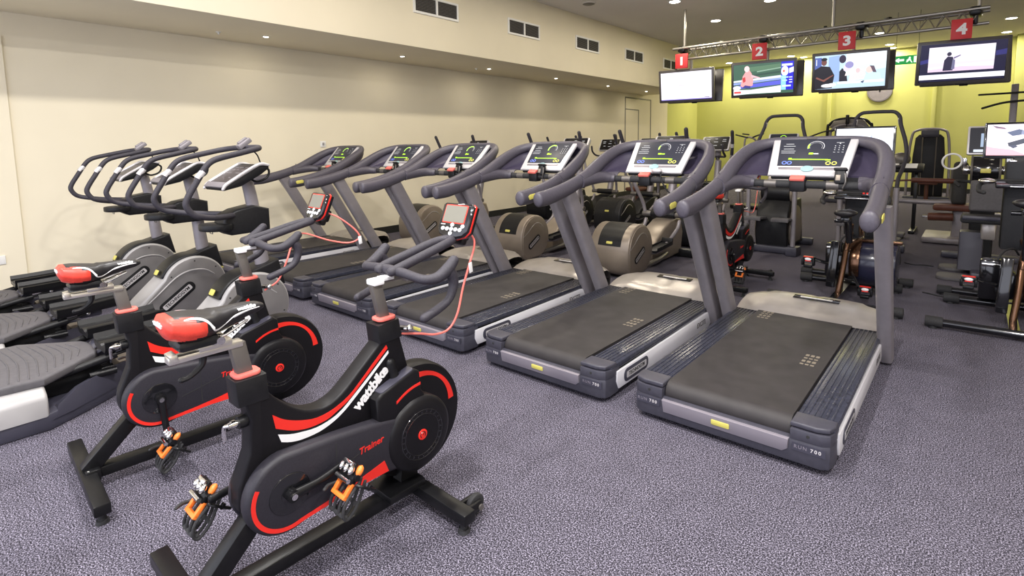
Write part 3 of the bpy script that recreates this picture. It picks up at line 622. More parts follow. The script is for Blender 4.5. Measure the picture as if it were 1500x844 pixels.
    k = len(cable)//3; p = V(cable[k]); b = MB(); b.box(p+V((.008, 0, -.012)), (.003, .022, .045), (8, 0, 10), bev=.001); b.build('cable_tag', 'wdec', cbl)
    # cranks and pedals
    for s in (1, -1):
        a = math.radians(crank if s > 0 else crank+180); c0 = V((s*.105, -.135, .345)); c1 = V((s*.112, -.135+.165*math.cos(a), .345+.165*math.sin(a)))
        b = MB(); b.cyl(c0+V((-s*.06, 0, 0)), c0+V((s*.010, 0, 0)), .02, seg=18); b.tube([c0, c0.lerp(c1, .5)+V((s*.002, 0, -.004)), c1], [.017, .012, .013], 10, 5, oval=(.8, 1.1)); ca = b.build('crank_arm', 'mblack', t)
        b = MB(); b.cyl(c0+V((s*.010, 0, 0)), c0+V((s*.016, 0, 0)), .010, seg=12); b.build('crank_bolt', 'chrome', ca)
        b = MB(); b.cyl(c1+V((s*.010, 0, 0)), c1+V((s*.014, 0, 0)), .007, seg=12); b.build('axle_bolt', 'chrome', ca)
        pedal(t, c1+V((s*.06, 0, 0)), s, 48)
    return t
cab1 = [(.03, .70, 1.10), (.05, .73, 1.06), (.06, .725, 1.02), (.065, .69, .95), (.065, .652, .86), (.065, .615, .75), (.06, .57, .695), (.06, .50, .692), (.05, .43, .712), (.025, .365, .725)]
spin_bike('nearest black spin bike with red and white stripes, whole in view, cranks level', (-1.688, .903, 0), -1.2, 8, cab1)
cab2 = [(.05, .71, 1.10), (.085, .76, 1.07), (.12, .83, 1.0), (.13, .85, .95), (.10, .80, .925), (.07, .70, .95), (.03, .58, 1.0), (.04, .52, .97), (.07, .47, .88), (.07, .42, .78), (.03, .365, .73)]
spin_bike('farther black and red spin bike, partly behind the nearest one, its crank pointing down', (-2.778, .87, 0), -3.7, -86, cab2)
spin_bike('small distant black and red spin bike seen under the console of the nearest treadmill', (-1.866, 5.55, 0), -1, -80, cab1, group='spin bikes')
# ---------------------------------------------------------------- glide trainers by the left wall
def wave(label, loc):
    t = thing('glide_trainer', label, 'exercise machine', loc, 0, 'glide trainers by the wall')
    # rear platform
    ol = [(-.43, .0), (.43, .0), (.435, .20), (.34, .36), (.20, .56), (.09, .69), (-.09, .69), (-.20, .56), (-.34, .36), (-.435, .20)]
    b = MB(); b.prism(ol, .0, .085, 'z', .012); bs = b.build('base', 'slate', t)
    for s in (-1, 1):
        secs = []
        for y, w, z in ((.21, .06, .105), (.30, .07, .15), (.45, .07, .17), (.60, .055, .165), (.67, .05, .12)):
            xo = {.21: .432, .30: .385, .45: .282, .60: .172, .67: .11}[y]
            secs.append([(s*xo, y, .05), (s*(xo-.012), y+.02, z*.62), (s*(xo-w*.55), y+.03, z), (s*(xo-w*1.5), y+.03, z*.9), (s*(xo-w*1.6), y, .05)])
        b = MB(); b.loft(secs); b.build('side_wedge', 'slate', t, 25)
        q = [(s*.437, .075), (s*.437, .16), (s*.418, .188), (s*.34, .222), (s*.30, .222), (s*.30, .075)]
        b = MB(); b.prism(q, -.005, .200, 'y', .014, 3); b.build('side_cover', 'pale', t)
    b = MB(); b.prism([(-.36, -.01), (.36, -.01), (.372, .20), (.15, .455), (.10, .475), (-.10, .475), (-.15, .455), (-.372, .20)], .205, .252, 'z', .014, 3)
    sp = b.build('step_pad', 'stepg', t)
    b = MB()
    for k in range(11):
        y = .01+k*.038; w = .33 if y < .19 else max(.08, .33-(y-.19)*.95)
        b.tube([(-w, y-.012, .2525), (0, y+.02, .2535), (w, y-.012, .2525)], .0035, 6, 6)
    b.build('step_ribs', 'stepg', sp)
    b = MB(); b.box((0, .30, .14), (.42, .34, .11), bev=.01)
    for s in (-1, 1):
        for k in range(3): b.cyl((s*(.12+.07*k), .40, .16), (s*(.12+.07*k), .52, .16), .02, seg=12)
    b.build('mechanism', 'mblack', t)
    b = MB(); b.box((0, .90, .10), (.16, .66, .09), bev=.02); b.build('centre_beam', 'tan', t)
    for s in (-1, 1):
        b = MB(); b.cyl((s*.22, .26, .19), (s*.25, .53, .245), .022, seg=14); b.cyl((s*.25, .53, .245), (s*.262, .64, .268), .009, seg=10); rd = b.build('damper', 'black', t)
        b = MB(); b.ell((s*.262, .64, .268), (.014, .014, .014)); b.ell((s*.22, .26, .19), (.013, .013, .013)); b.build('ball_joint', 'chrome', rd)
        b = MB(); b.tube([(s*.06, .46, .21), (s*.12, .56, .27), (s*.2, .68, .29)], .03, 12, 5, oval=(1.2, .6)); b.build('pedal_arm', 'slate', t)
        # footplate: a ribbed tray open at the rear
        b = MB(); x0 = s*.185
        pr_ = [(-.125, .030), (-.122, -.005), (-.10, -.032), (.10, -.032), (.122, -.005), (.125, .030), (.112, .034), (.10, .006), (.07, -.004), (.034, -.004), (.026, .006), (-.026, .006), (-.034, -.004), (-.07, -.004), (-.10, .006), (-.112, .034)]
        secs = [[(x0+a*(1-.25*max(0, (v-.5))), .47+.40*v, .305+c+(.018*(v*v))) for a, c in pr_] for v in [k/8 for k in range(9)]]
        b.loft(secs); b.build('footplate', 'mblack', t, 30)
        b = MB(); b.box((x0, .66, .255), (.11, .13, .05), bev=.015); b.build('plate_support', 'slate', t)
    # flywheel housing
    body = arc(1.37, .29, .235, 158, -90, 34)+[(1.20, .04), (.86, .05), (.90, .14)]
    b = MB(); b.prism(body, -.125, .125, 'x', .018, 3); fh = b.build('flywheel_housing', 'pale', t)
    for s in (-1, 1):
        b = MB(); b.prism(arc(1.37, .29, .222, 160, -88, 34)+[(1.20, .055), (.92, .065), (.95, .145)], s*.120, s*.130, 'x', .003); dc = b.build('side_disc', 'taupe', fh)
        b = MB()
        o = cat2([(.97, .165), (1.10, .27), (1.21, .365), (1.29, .408), (1.37, .42), (1.45, .405), (1.51, .36)], 4)
        b.tube([(s*.130, y, z) for y, z in o], [.003, .006, .007, .006, .003], 8); b.build('ridge', 'pale', dc)
        logo_plate(dc, frame((s*.130, 1.23, .225), (0, s*.8, .58), (0, -.58, .8)), .30, .085)
        b = MB()
        for a in (150, 90, 40, -20): b.cyl((s*.130, 1.37+.2*math.cos(math.radians(a)), .29+.2*math.sin(math.radians(a))), (s*.1315, 1.37+.2*math.cos(math.radians(a)), .29+.2*math.sin(math.radians(a))), .006, seg=8)
        b.build('screws', 'dark', dc)
    b = MB(); o = arc(1.37, .29, .252, 158, 88, 16)+[(1.50, .575), (1.56, .59), (1.60, .40)]+arc(1.37, .29, .20, 40, 158, 10)
    b.prism(o, -.095, .095, 'x', .014, 3); tc = b.build('top_cover', 'black', fh)
    b = MB(frame((0, 1.138, .420), (1, 0, 0), (0, .48, .88))); b.prism(rrect(.07, .04, .01), 0, .005, 'z', .001); b.build('badge', 'yellow', tc)
    b = MB(); b.box((0, 1.60, .05), (.55, .09, .06), bev=.012)
    for s in (-1, 1): b.cyl((s*.24, 1.6, 0), (s*.24, 1.6, .04), .028, seg=14)
    b.box((0, 1.5, .08), (.14, .3, .08), bev=.02); b.build('front_foot', 'mblack', t)
    # column, bracket with bottle tray, console, grab loops
    b = MB(); b.tube([(0, 1.50, .40), (0, 1.475, .62), (0, 1.455, .85), (0, 1.435, 1.02), (0, 1.415, 1.14)], [.046, .044, .04, .038, .036], 16, 6, oval=(.95, 1.1)); b.build('column', 'upr', t)
    b = MB(); b.prism([(1.52, .80), (1.52, .955), (1.42, .985), (1.30, .965), (1.22, .93), (1.20, .83), (1.26, .795)], -.085, .085, 'x', .016, 3); br = b.build('bracket', 'black', t)
    b = MB(); q = [(x*1.15, 1.195+y) for x, y in arc(0, 0, .105, 0, 360, 24)[:-1]]
    b.prism(q, .835, .878, 'z', .008); b.prism([(x*.82, 1.195+(y-1.195)*.82) for x, y in q], .870, .8795, 'z', .003); b.build('bottle_tray', 'black', br)
    b = MB(); b.tube([(-.02, 1.16, .84), (-.02, 1.16, .815), (.02, 1.16, .815), (.02, 1.16, .84)], .003, 6); b.build('wire_hook', 'steel', br)
    CFm = frame((0, 1.335, 1.205), (1, 0, 0), (0, .87, .46))
    prof = [(-.165, -.03), (-.165, -.012), (-.12, .0), (.08, .006), (.13, .0), (.172, -.03), (.165, -.05), (.10, -.06), (-.06, -.06)]
    b = MB(CFm); b.prism([(p, q) for p, q in prof], -.15, .15, 'x', .008, 2); cs = b.build('console', 'black', t)
    for s in (-1, 1):
        b = MB(CFm); b.tube([(s*.150, -.168, -.016), (s*.150, -.12, .001), (s*.150, .08, .008), (s*.150, .13, .002), (s*.150, .17, -.028)], [.010, .012, .012, .012, .009], 10, 6); b.build('silver_edge', 'silver', cs)
    b = MB(CFm); b.box((0, -.145, .0), (.29, .045, .016), (16, 0, 0), bev=.004); b.build('silver_lip', 'upr', cs)
    b = MB(CFm); b.prism([(-.135, -.115), (.135, -.115), (.135, .10), (-.135, .10)], .0035, .0055, 'z'); pn = b.build('panel', mat('console_panel', (.055, .045, .048), .35), cs)
    b = MB(CFm)
    for x, y, w in ((-.09, .07, .05), (-.02, .07, .06), (.07, .07, .08), (-.09, .04, .05), (-.02, .04, .03), (.07, .035, .05), (-.08, .0, .08), (.06, .0, .07), (-.05, -.06, .03), (.0, -.08, .02), (.05, -.06, .03)): b.box((x, y, .006), (w, .006, .001))
    b.build('panel_graphics', 'upr', pn)
    b = MB(CFm); b.tube([(.06, .17, -.04), (.06, .19, -.085), (.06, .15, -.12), (.06, .08, -.11), (.06, .05, -.07)], .008, 8, 5); b.build('cable', 'black', cs)
    W_ = .94; H = [(.085, 1.27, .93), (.17, 1.18, .935), (.25, 1.09, .945), (.295, 1.0, .965), (.30, .955, .99), (.30, .928, 1.04), (.30, .94, 1.085), (.30, .985, 1.16), (.30, 1.045, 1.255), (.30, 1.085, 1.295), (.30, 1.14, 1.317), (.295, 1.25, 1.342), (.285, 1.33, 1.360), (.262, 1.39, 1.372), (.20, 1.42, 1.378), (.1, 1.425, 1.38)]
    H = [(x*W_, y, z) for x, y, z in H]
    b = MB(); b.tube(H+[(0, 1.425, 1.38)]+[(-x, y, z) for x, y, z in H[::-1]], .0185, 14, 5); gl = b.build('grab_loop', 'foam', t, 70)
    for s in (-1, 1):
        b = MB(); b.cyl((s*.282, 1.0, 1.196), (s*.282, 1.035, 1.237), .0198, seg=14); b.build('sensor_plate', 'silver', gl)
    b = MB(); b.box((0, 1.41, 1.408), (.05, .10, .035), (35, 0, 0), bev=.008); b.box((0, 1.40, 1.425), (.03, .07, .02), (35, 0, 0), bev=.004); b.build('remote_pod', 'upr', gl)
    b = MB(); b.tube([(.03, 1.435, 1.375), (.03, 1.48, 1.33), (.03, 1.50, 1.275)], .005, 8, 5); b.build('wire', 'black', gl)
    return t
w0 = wave('nearest of the three glide trainers, beside the farther spin bike, whole right side in view', (-4.02, .26, 0)); w0.scale = (1.05, 1.05, 1.05)
dup(w0, (-5.06, .225, 0), 0, 'middle one of the three glide trainers, between the nearest one and the wall-side one')
dup(w0, (-6.10, .19, 0), 0, 'glide trainer closest to the cream wall, leftmost of the three')
# ---------------------------------------------------------------- cross trainers behind the treadmills
def cross_trainer(label, loc, tan='tan', arm='upr'):
    t = thing('cross_trainer', label, 'cross trainer', loc, 0, 'cross trainers behind the treadmills')
    pf = [(.055, .045), (.01, .10), (.0, .20), (.0, .30)]+arc(.262, .285, .262, 172, -60, 30)+[(.34, .035), (.10, .03)]
    b = MB(); b.prism(pf, -.225, .225, 'x', .022, 3); dr = b.build('drum', tan, t)
    for s in (-1, 1):
        b = MB(); b.prism([(y*.93+.018, z*.93+.02) for y, z in pf], s*.22, s*.232, 'x', .004); sd = b.build('side_disc', tan, dr)
        b = MB(); b.tube([(s*.232, y, z) for y, z in cat2([(.03, .315), (.12, .37), (.20, .43), (.27, .455), (.34, .44), (.39, .40)], 4)], [.003, .006, .006, .003], 8); b.build('ridge', 'cover', sd)
        logo_plate(sd, frame((s*.233, .22, .235), (0, s*.86, .5), (0, -.5, .86)), .24, .075)
    rows = [[(x, .262+.266*math.cos(math.radians(a)), .285+.266*math.sin(math.radians(a))) for x in (-.13, -.06, .06, .13)] for a in range(168, 82, -7)]
    b = MB(); b.grid(rows, .008); ins = b.build('top_inset', 'black', dr, 70)
    b = MB(frame((0, .012, .372), (1, 0, 0), (0, .36, .93))); b.prism(rrect(.07, .026, .008), 0, .005, 'z', .001); b.build('badge', 'yellow', ins)
    for s in (-1, 1):
        b = MB(); b.tube([(s*.17, .45, .07), (s*.17, .80, .085), (s*.12, 1.1, .1)], .028, 10, 4); b.build('rail', 'steel', t)
        b = MB(); b.tube([(s*.20, .35, .24), (s*.205, .75, .20), (s*.21, 1.15, .36), (s*.21, 1.24, .46)], .022, 10, 5); b.build('pedal_arm', 'upr', t)
        b = MB(); b.box((s*.205, .72, .235), (.13, .40, .03), (4, 0, 0), bev=.01); b.box((s*.205, .93, .275), (.13, .03, .08), (-10, 0, 0), bev=.01)
        for k in (-1, 1): b.box((s*.205+k*.06, .74, .255), (.012, .36, .03), (4, 0, 0), bev=.004)
        b.build('pedal', 'black', t)
    b = MB(); b.prism([(.74, .03), (1.15, .03), (1.52, .05), (1.56, .30), (1.50, .46), (1.38, .485), (1.22, .47), (1.05, .40), (.86, .30), (.74, .14)], -.12, .12, 'x', .02, 3); b.build('front_housing', tan, t)
    b = MB(); b.box((0, 1.50, .05), (.62, .12, .10), bev=.02); b.build('front_foot', 'black', t)
    b = MB(); b.cyl((-.15, 1.26, .53), (.15, 1.26, .53), .045, seg=20, bev=.008); ax = b.build('axle_sleeve', 'black', t)
    for s in (-1, 1):
        b = MB(); b.cyl((s*.15, 1.26, .53), (s*.26, 1.26, .53), .032, seg=18, bev=.004); b.build('axle_collar', 'steel', ax)
    b = MB(); b.tube([(0, 1.40, .44), (0, 1.50, .80), (0, 1.54, 1.10), (0, 1.50, 1.32)], [.055, .05, .045, .045], 14, 5, oval=(1, 1.1)); b.build('column', 'upr', t)
    for s in (-1, 1):
        b = MB(); b.tube([(s*.23, 1.26, .54), (s*.25, 1.22, .68), (s*.285, 1.10, .88), (s*.32, 1.09, 1.05), (s*.36, 1.05, 1.2)], .021, 12, 5); ha = b.build('swing_arm', 'upr', t)
        b = MB(); b.tube([(s*.36, 1.05, 1.2), (s*.385, .99, 1.36), (s*.40, .92, 1.515)], .022, 12, 5); b.build('grip', 'foam', ha)
        b = MB(); b.cyl((s*.376, 1.01, 1.30), (s*.384, .992, 1.35), .0235, seg=12); b.build('sensor_plate', 'silver', ha)
        b = MB(); b.tube([(0, 1.5, 1.16), (s*.1, 1.42, 1.16), (s*.19, 1.28, 1.17), (s*.20, 1.16, 1.24), (s*.20, 1.13, 1.33)], .016, 10, 5); b.build('fixed_bar', 'foam', t)
    CFm = frame((0, 1.42, 1.36), (1, 0, 0), (0, .5, .86))
    b = MB(CFm); b.prism(rrect(.42, .23, .025), -.05, 0, 'z', .008); cs = b.build('console', 'silver', t)
    b = MB(CFm); b.prism(rrect(.37, .215, .015), -.002, .003, 'z'); pn = b.build('panel', 'gblack', cs)
    b = MB(CFm)
    for x, y, w in ((-.12, .06, .06), (-.12, .03, .05), (.0, .07, .04), (.12, .06, .05), (.12, .03, .06), (-.1, -.03, .04), (.0, -.04, .05), (.1, -.03, .04), (0, .02, .06)): b.box((x, y, .0035), (w, .007, .001))
    b.build('panel_graphics', 'gdash', pn)
    return t
c0 = cross_trainer('cross trainer whose drum shows between the two nearest treadmill uprights, yellow badge on top', (-2.92, 5.0, 0)); c0.scale = (1.05, 1.05, 1.05)
dup(c0, (-4.34, 4.98, 0), 0, 'cross trainer whose tan drum shows behind the third and fourth treadmills')
dup(c0, (-6.33, 5.04, 0), 0, 'cross trainer nearest the cream wall, small drum behind the fifth treadmill')
c1 = None
for x, y, lb in ((-5.28, 7.57, 'dark console cross trainer of the second row, left one, near the access door'), (-4.38, 7.42, 'dark console cross trainer of the second row, framed left of the second treadmill screen'),
                 (-3.1, 7.07, 'dark console cross trainer of the second row, rising right of the second treadmill screen'), (-6.45, 8.25, 'cross trainer of the second row closest to the cream wall')):
    if c1: dup(c1, (x, y, 0), 0, lb)
    else: c1 = cross_trainer(lb, (x, y, 0), 'black', 'silver'); c1.scale = (1.05, 1.05, 1.05)
# ---------------------------------------------------------------- steppers with tall arched handles
def stepper(label, loc):
    t = thing('stepper', label, 'stepper', loc, 0, 'steppers with arched handles')
    b = MB(); b.box((0, .30, .05), (.62, .10, .09), bev=.02); b.box((0, .75, .05), (.12, .9, .08), bev=.02); b.box((0, 1.15, .05), (.62, .10, .09), bev=.02); b.build('base', 'slate', t)
    b = MB(); b.prism([(.30, .06), (.26, .30), (.30, .52), (.42, .66), (.95, .66), (1.1, .06)], -.19, .19, 'x', .02, 3); bd = b.build('body', 'black', t)
    for s in (-1, 1):
        b = MB(); b.prism(arc(.62, .30, .29, -40, 220, 24), s*.19, s*.215, 'x', .006); b.build('side_disc', 'tan', bd)
        b = MB(); b.box((s*.16, .20, .45), (.20, .34, .035), (-6, 0, 0), bev=.012); b.box((s*.16, .02, .455), (.20, .02, .04), bev=.006); pd = b.build('pedal', 'stepg', t)
        b = MB(); b.bar((s*.14, .34, .44), (s*.12, .75, .40), .05, .05, bev=.01); b.build('pedal_lever', 'upr', pd)
        b = MB(); b.cyl((s*.27, .22, .09), (s*.27, .22, .88), .028, seg=16); pt = b.build('side_post', 'upr', t)
        b = MB(); b.prism([(s*.27-.06, .14), (s*.27+.06, .14), (s*.27+.075, .32), (s*.27-.075, .32)], .0, .12, 'z', .02); b.build('post_foot', 'slate', pt)
    b = MB(); b.cyl((-.17, .52, .76), (.17, .52, .76), .13, seg=28, bev=.01); b.box((0, .62, .70), (.30, .2, .14), bev=.02); dr = b.build('drum', 'black', t)
    for s in (-1, 1):
        b = MB(); b.cyl((s*.17, .52, .76), (s*.20, .52, .76), .135, seg=28, bev=.01); b.build('drum_cheek', 'tan', dr)
    b = MB(); b.box((0, .60, .92), (.26, .16, .10), (-25, 0, 0), bev=.02); b.build('drum_hood', 'cover', dr)
    b = MB(); b.tube([(0, .70, .8), (0, .76, 1.1), (0, .74, 1.36)], .04, 12, 4); b.build('column', 'upr', t)
    H = [(.27, .22, .86), (.275, .28, .98), (.30, .40, 1.10), (.315, .52, 1.24), (.29, .60, 1.40), (.235, .66, 1.58), (.215, .70, 1.68), (.165, .72, 1.735), (.08, .72, 1.745)]
    b = MB(); b.tube(H+[(-x, y, z) for x, y, z in H[::-1]], .021, 12, 5); gr = b.build('arched_handle', 'foam', t, 70)
    for s in (-1, 1):
        b = MB(); b.cyl((s*.228, .675, 1.60), (s*.219, .695, 1.66), .0225, seg=12); b.build('sensor_plate', 'silver', gr)
        b = MB(); b.tube([(s*.30, .42, 1.12), (s*.2, .60, 1.10), (s*.05, .73, 1.12)], .018, 10, 4); b.build('cross_brace', 'foam', t)
    CFm = frame((0, .66, 1.41), (1, 0, 0), (0, .5, .86))
    b = MB(CFm); b.prism(rrect(.36, .24, .02), -.045, 0, 'z', .006); cs = b.build('console', 'silver', t)
    b = MB(CFm); b.prism(rrect(.32, .225, .012), -.002, .003, 'z'); pn = b.build('panel', 'glass', cs)
    b = MB(CFm); b.torus((0, .055, .004), .035, .003, (0, 0, 1), 20, 6, -20, 200); b.box((0, -.03, .004), (.22, .006, .001)); b.build('panel_graphics', 'ggreen', pn)
    return t
s0 = stepper('stepper with a tall arched handle seen just left above the nearest treadmill screen', (-1.96, 7.18, 0)); s0.scale = (1.02, 1.02, 1.02)
dup(s0, (-.93, 7.25, 0), 0, 'stepper with arched handle just right above the nearest treadmill, behind a white monitor')
# ---------------------------------------------------------------- bronze interactive bikes
def screen_bike(label, loc, seat, picture):
    t = thing('screen_bike', label, 'exercise bike', loc, 0, 'bronze exercise bikes with monitors')
    for y, nm, w in ((0, 'rear_bar', .42), (.88, 'middle_bar', .34), (1.18, 'front_bar', .40)):
        b = MB(); b.cyl((-w, y, .05), (w, y, .05), .030, seg=18); bb = b.build(nm, 'gblack', t)
        for s in (-1, 1):
            b = MB(); b.cyl((s*(w-.02), y, .05), (s*(w+.09), y, .05), .042, seg=16, bev=.006); b.cyl((s*(w+.04), y, 0), (s*(w+.04), y, .03), .028, seg=14); b.build('end_cap', 'rubber', bb)
    b = MB(); b.bar((0, 0, .05), (0, 1.18, .05), .06, .04); b.build('base_beam', 'gblack', t)
    b = MB(); b.tube([(0, .30, .06), (.02, .36, .28), (.03, .42, .46), (.05, .46, .60)], .024, 14, 4); b.tube([(.03, .42, .46), (.10, .60, .52), (.09, .85, .50), (.05, 1.05, .62), (.04, 1.1, .80)], .024, 14, 5); b.build('main_tube', 'bronze', t)
    b = MB(); b.tube([(.03, .41, .45), (.05, .46, .62), (.06, .42, seat-.12)], .020, 12, 4); b.build('seat_tube', 'bronze', t)
    b = MB(); b.bar((-.07, .38, .10), (-.05, .44, .52), .07, .16, (0, 1, 0), .01); b.box((-.04, .5, .30), (.10, .18, .20), bev=.02); b.build('side_housing', 'gblack', t)
    b = MB(); b.cyl((.10, .66, .30), (.40, .66, .30), .20, seg=36, bev=.015); fw = b.build('flywheel_housing', 'navy', t)
    b = MB(); o = arc(.66, .30, .225, 205, 95, 18)+arc(.66, .30, .19, 95, 205, 18); b.prism(o, .05, .13, 'x', .008); b.box((.27, .64, .515), (.32, .05, .03), bev=.008); b.build('bronze_guard', 'bronze', fw)
    b = MB()
    for a in range(0, 360, 72): b.cyl((.095, .66+.1*math.cos(math.radians(a)), .30+.1*math.sin(math.radians(a))), (.102, .66+.1*math.cos(math.radians(a)), .30+.1*math.sin(math.radians(a))), .012, seg=10)
    b.build('bolts', 'chrome', fw)
    b = MB(); b.box((-.13, .87, .26), (.15, .14, .34), bev=.02); ab = b.build('drive_box', 'gblack', t)
    b = MB(); b.box((-.13, .795, .39), (.13, .012, .03), bev=.004); b.build('chrome_strip', 'chrome', ab)
    for s, y, z in ((-1, .42, .33), (1, .30, .14)):
        c = V((s*.20-.02 if s < 0 else .16, y, z))
        b = MB(); b.bar((s*.05, .50, .27), c, .03, .02, (1, 0, 0), .004); ca = b.build('crank_arm', 'gblack', t)
        b = MB(); b.box(c+V((s*.05, 0, 0)), (.10, .07, .04), bev=.008)
        for k in (-1, 1): b.box(c+V((s*.05+k*.045, -.02, -.03)), (.02, .05, .06), bev=.006)
        b.box(c+V((s*.05, -.03, -.065)), (.07, .05, .03), bev=.008); pd = b.build('pedal', 'mblack', t)
        b = MB(); b.ell(c+V((s*.05, -.035, .0)), (.028, .008, .014)); b.build('pedal_plate', 'wdec', pd)
        b = MB(); b.box(c+V((s*.05, -.036, -.016)), (.05, .008, .010), bev=.003); b.box(c+V((s*.05, -.02, .022)), (.08, .03, .006)); b.build('pedal_stripe', 'red', pd)
    secs = []
    for y, w, z0, z1 in ((.22, .05, -.02, .02), (.25, .085, -.035, .035), (.33, .09, -.035, .03), (.40, .055, -.025, .022), (.48, .028, -.015, .02), (.52, .018, -.01, .012)):
        secs.append([(.03+w*math.cos(2*PI*j/18), y, seat+(z1 if math.sin(2*PI*j/18) > 0 else -z0)*math.sin(2*PI*j/18)) for j in range(18)])
    b = MB(); b.loft(secs); b.build('saddle', 'seatb', t, 60)
    b = MB(); b.box((.03, .34, seat-.06), (.07, .16, .05), bev=.01); b.cyl((-.06, .34, seat-.08), (.0, .34, seat-.08), .018, seg=12); b.cyl((.04, .38, seat-.06), (.05, .41, .52), .028, seg=14); b.build('seat_clamp', 'gblack', t)
    b = MB(); b.prism([(1.0, .50), (1.14, .50), (1.17, .95), (1.12, 1.24), (1.02, 1.24), (1.0, .95)], -.09, .12, 'x', .02); b.build('front_column', 'black', t)
    zb = seat+.10
    b = MB(); b.box((.02, .88, zb), (.34, .20, .035), (8, 0, 0), bev=.012); b.box((.12, .84, zb+.02), (.10, .08, .02), bev=.006); hb = b.build('handlebar_console', 'gblack', t)
    b = MB(); b.tube([(-.22, .70, zb-.06), (-.25, .78, zb-.05), (-.24, .88, zb), (-.15, .95, zb+.02), (0, .97, zb+.02), (.19, .95, zb+.02), (.28, .88, zb), (.29, .78, zb-.05), (.26, .70, zb-.06)], .017, 12, 5); b.build('handlebar', 'rubber', hb)
    b = MB(); b.ell((-.2, .86, zb+.025), (.06, .05, .025)); b.ell((.25, .84, zb-.04), (.03, .05, .05)); b.box((.06, .775, zb-.012), (.24, .01, .008), bev=.002); b.build('chrome_trim', 'chrome', hb)
    b = MB()
    for x, m_ in ((.09, 0), (.12, 1)): b.cyl((x, .82, zb+.03), (x, .82, zb+.045), .010, seg=10)
    b.build('buttons', 'red', hb)
    F = frame((.02, 1.16, 1.42), (1, 0, 0), (0, .10, 1)); W, H = .52, .31
    b = MB(F); b.prism(rrect(W, H, .012), -.05, 0, 'z', .005); mo = b.build('monitor', 'gblack', t)
    scr = MB(F); ms = []
    for col, pts in picture:
        if col not in ms: ms.append(col)
        scr.mi = ms.index(col); k = len(scr.bm.faces)
        scr.poly([((u-.5)*(W-.04), (v-.5)*(H-.045)+.004, .0015+.0002*k) for u, v in pts])
    scr.build('screen_picture', [em(c, 1.25) for c in ms], mo, 180)
    b = MB(F); b.box((0, -.20, -.02), (.12, .16, .04), bev=.01); b.build('monitor_mount', 'black', mo)
    b = MB(F); b.box((.10, -.178, -.01), (.03, .02, .03), bev=.004); b.box((-.06, -.178, -.01), (.05, .02, .03), bev=.004); b.build('clips', 'chrome', mo)
    b = MB(); b.tube([(-.1, .84, .42), (-.06, .88, .50), (.0, .95, .52), (.04, 1.02, .46)], .008, 8, 5); b.build('cable', 'rubber', t)
    return t
full = [(0, 0), (1, 0), (1, 1), (0, 1)]
def blob(cx, cy, rx, ry, n=14): return [(cx+rx*math.cos(2*PI*i/n), cy+ry*math.sin(2*PI*i/n)) for i in range(n)]
P1 = [('#eef2ff', full), ('#c9dcf2', [(.3, .1), (.95, .15), (.95, .35), (.4, .3)]), ('#6a74c0', [(.50, .50), (.56, .58), (.62, .50), (.60, .44), (.52, .44)]), ('#aab4e4', blob(.63, .70, .02, .05, 8)), ('#dfe6ff', [(.1, .62), (.5, .70), (.5, .78), (.1, .72)])]
P2 = [('#f6ecf4', full), ('#e9a9b4', [(0, 0), (.55, 0), (.35, .18), (.1, .25), (0, .3)]), ('#f3c3cc', [(.02, .72), (.3, .86), (.28, .96), (.02, .9)]), ('#6b5a70', [(.05, .98), (.22, .90), (.26, .84), (.12, .88)]),
      ('#4a5674', [(.26, .74), (.42, .84), (.48, .80), (.46, .66), (.34, .62)]), ('#7f88a8', [(.46, .80), (.75, .58), (.72, .5), (.45, .68)]), ('#2e3446', [(.28, .40), (.52, .56), (.60, .50), (.56, .42), (.4, .32), (.30, .28)]),
      ('#ffffff', blob(.78, .40, .17, .22)), ('#8b93b4', [(.6, .30), (.74, .18), (.95, .20), (.95, .26), (.76, .24), (.64, .34)]), ('#3a4058', [(.3, .30), (.36, .22), (.42, .28), (.38, .34)]), ('#c6cbe2', blob(.80, .42, .06, .09))]
screen_bike('bronze-framed bike with a bright white monitor, seen through the nearest treadmill console', (-.873, 5.245, 0), .80, P1)
screen_bike('bronze-framed bike with a red and white monitor, cut by the right picture edge', (.29, 5.15, 0), .96, P2)
# ---------------------------------------------------------------- arm ergometer and strength machines
t = thing('arm_ergometer', 'upper-body arm crank machine with a white ring handle, behind the bronze bike at right', 'arm ergometer', (.10, 7.32, 0))
b = MB(); b.box((0, .5, .04), (.14, 1.3, .07), bev=.02); b.box((0, 1.1, .04), (.70, .14, .07), bev=.02); b.build('base', 'slate', t)
for s, y in ((-1, -.18), (-1, .35), (1, -.18), (1, .35)):
    b = MB(); b.prism([(s*.20+p[0], y+p[1]) for p in rrect(.28, .30, .09, 6)], 0.0, .035, 'z', .01); b.build('foot_pad', 'stepg', t)
b = MB(); b.prism([(.05, .06), (.45, .06), (.42, .30), (.30, .46), (.10, .46)], -.18, .02, 'x', .02); b.build('seat_base', 'slate', t)
b = MB(); b.box((.05, .15, .48), (.12, .14, .18), bev=.02); b.build('seat_post', 'cover', t)
b = MB(); b.box((0, .15, .60), (.36, .36, .07), bev=.03, seg=3); st = b.build('seat', 'rubber', t)
b = MB(); b.box((0, -.02, .625), (.34, .05, .05), bev=.02); b.build('seat_edge', 'slate', st)
b = MB(); b.box((.06, .42, .82), (.36, .09, .34), (-8, 0, 0), bev=.03, seg=3); b.build('backrest', 'stepg', t)
b = MB(); b.prism([(.86, .06), (1.14, .06), (1.10, .60), (1.05, 1.0), (.85, 1.0), (.88, .60)], -.11, .11, 'x', .025); b.build('column', 'black', t)
b = MB(); b.cyl((-.13, .88, 1.08), (.13, .88, 1.08), .16, seg=32, bev=.015); dr = b.build('drum', 'gblack', t)
b = MB()
b.torus((-.12, .88, 1.08), .155, .012, (1, 0, 0), 30); b.build('drum_rim', 'steel', dr)
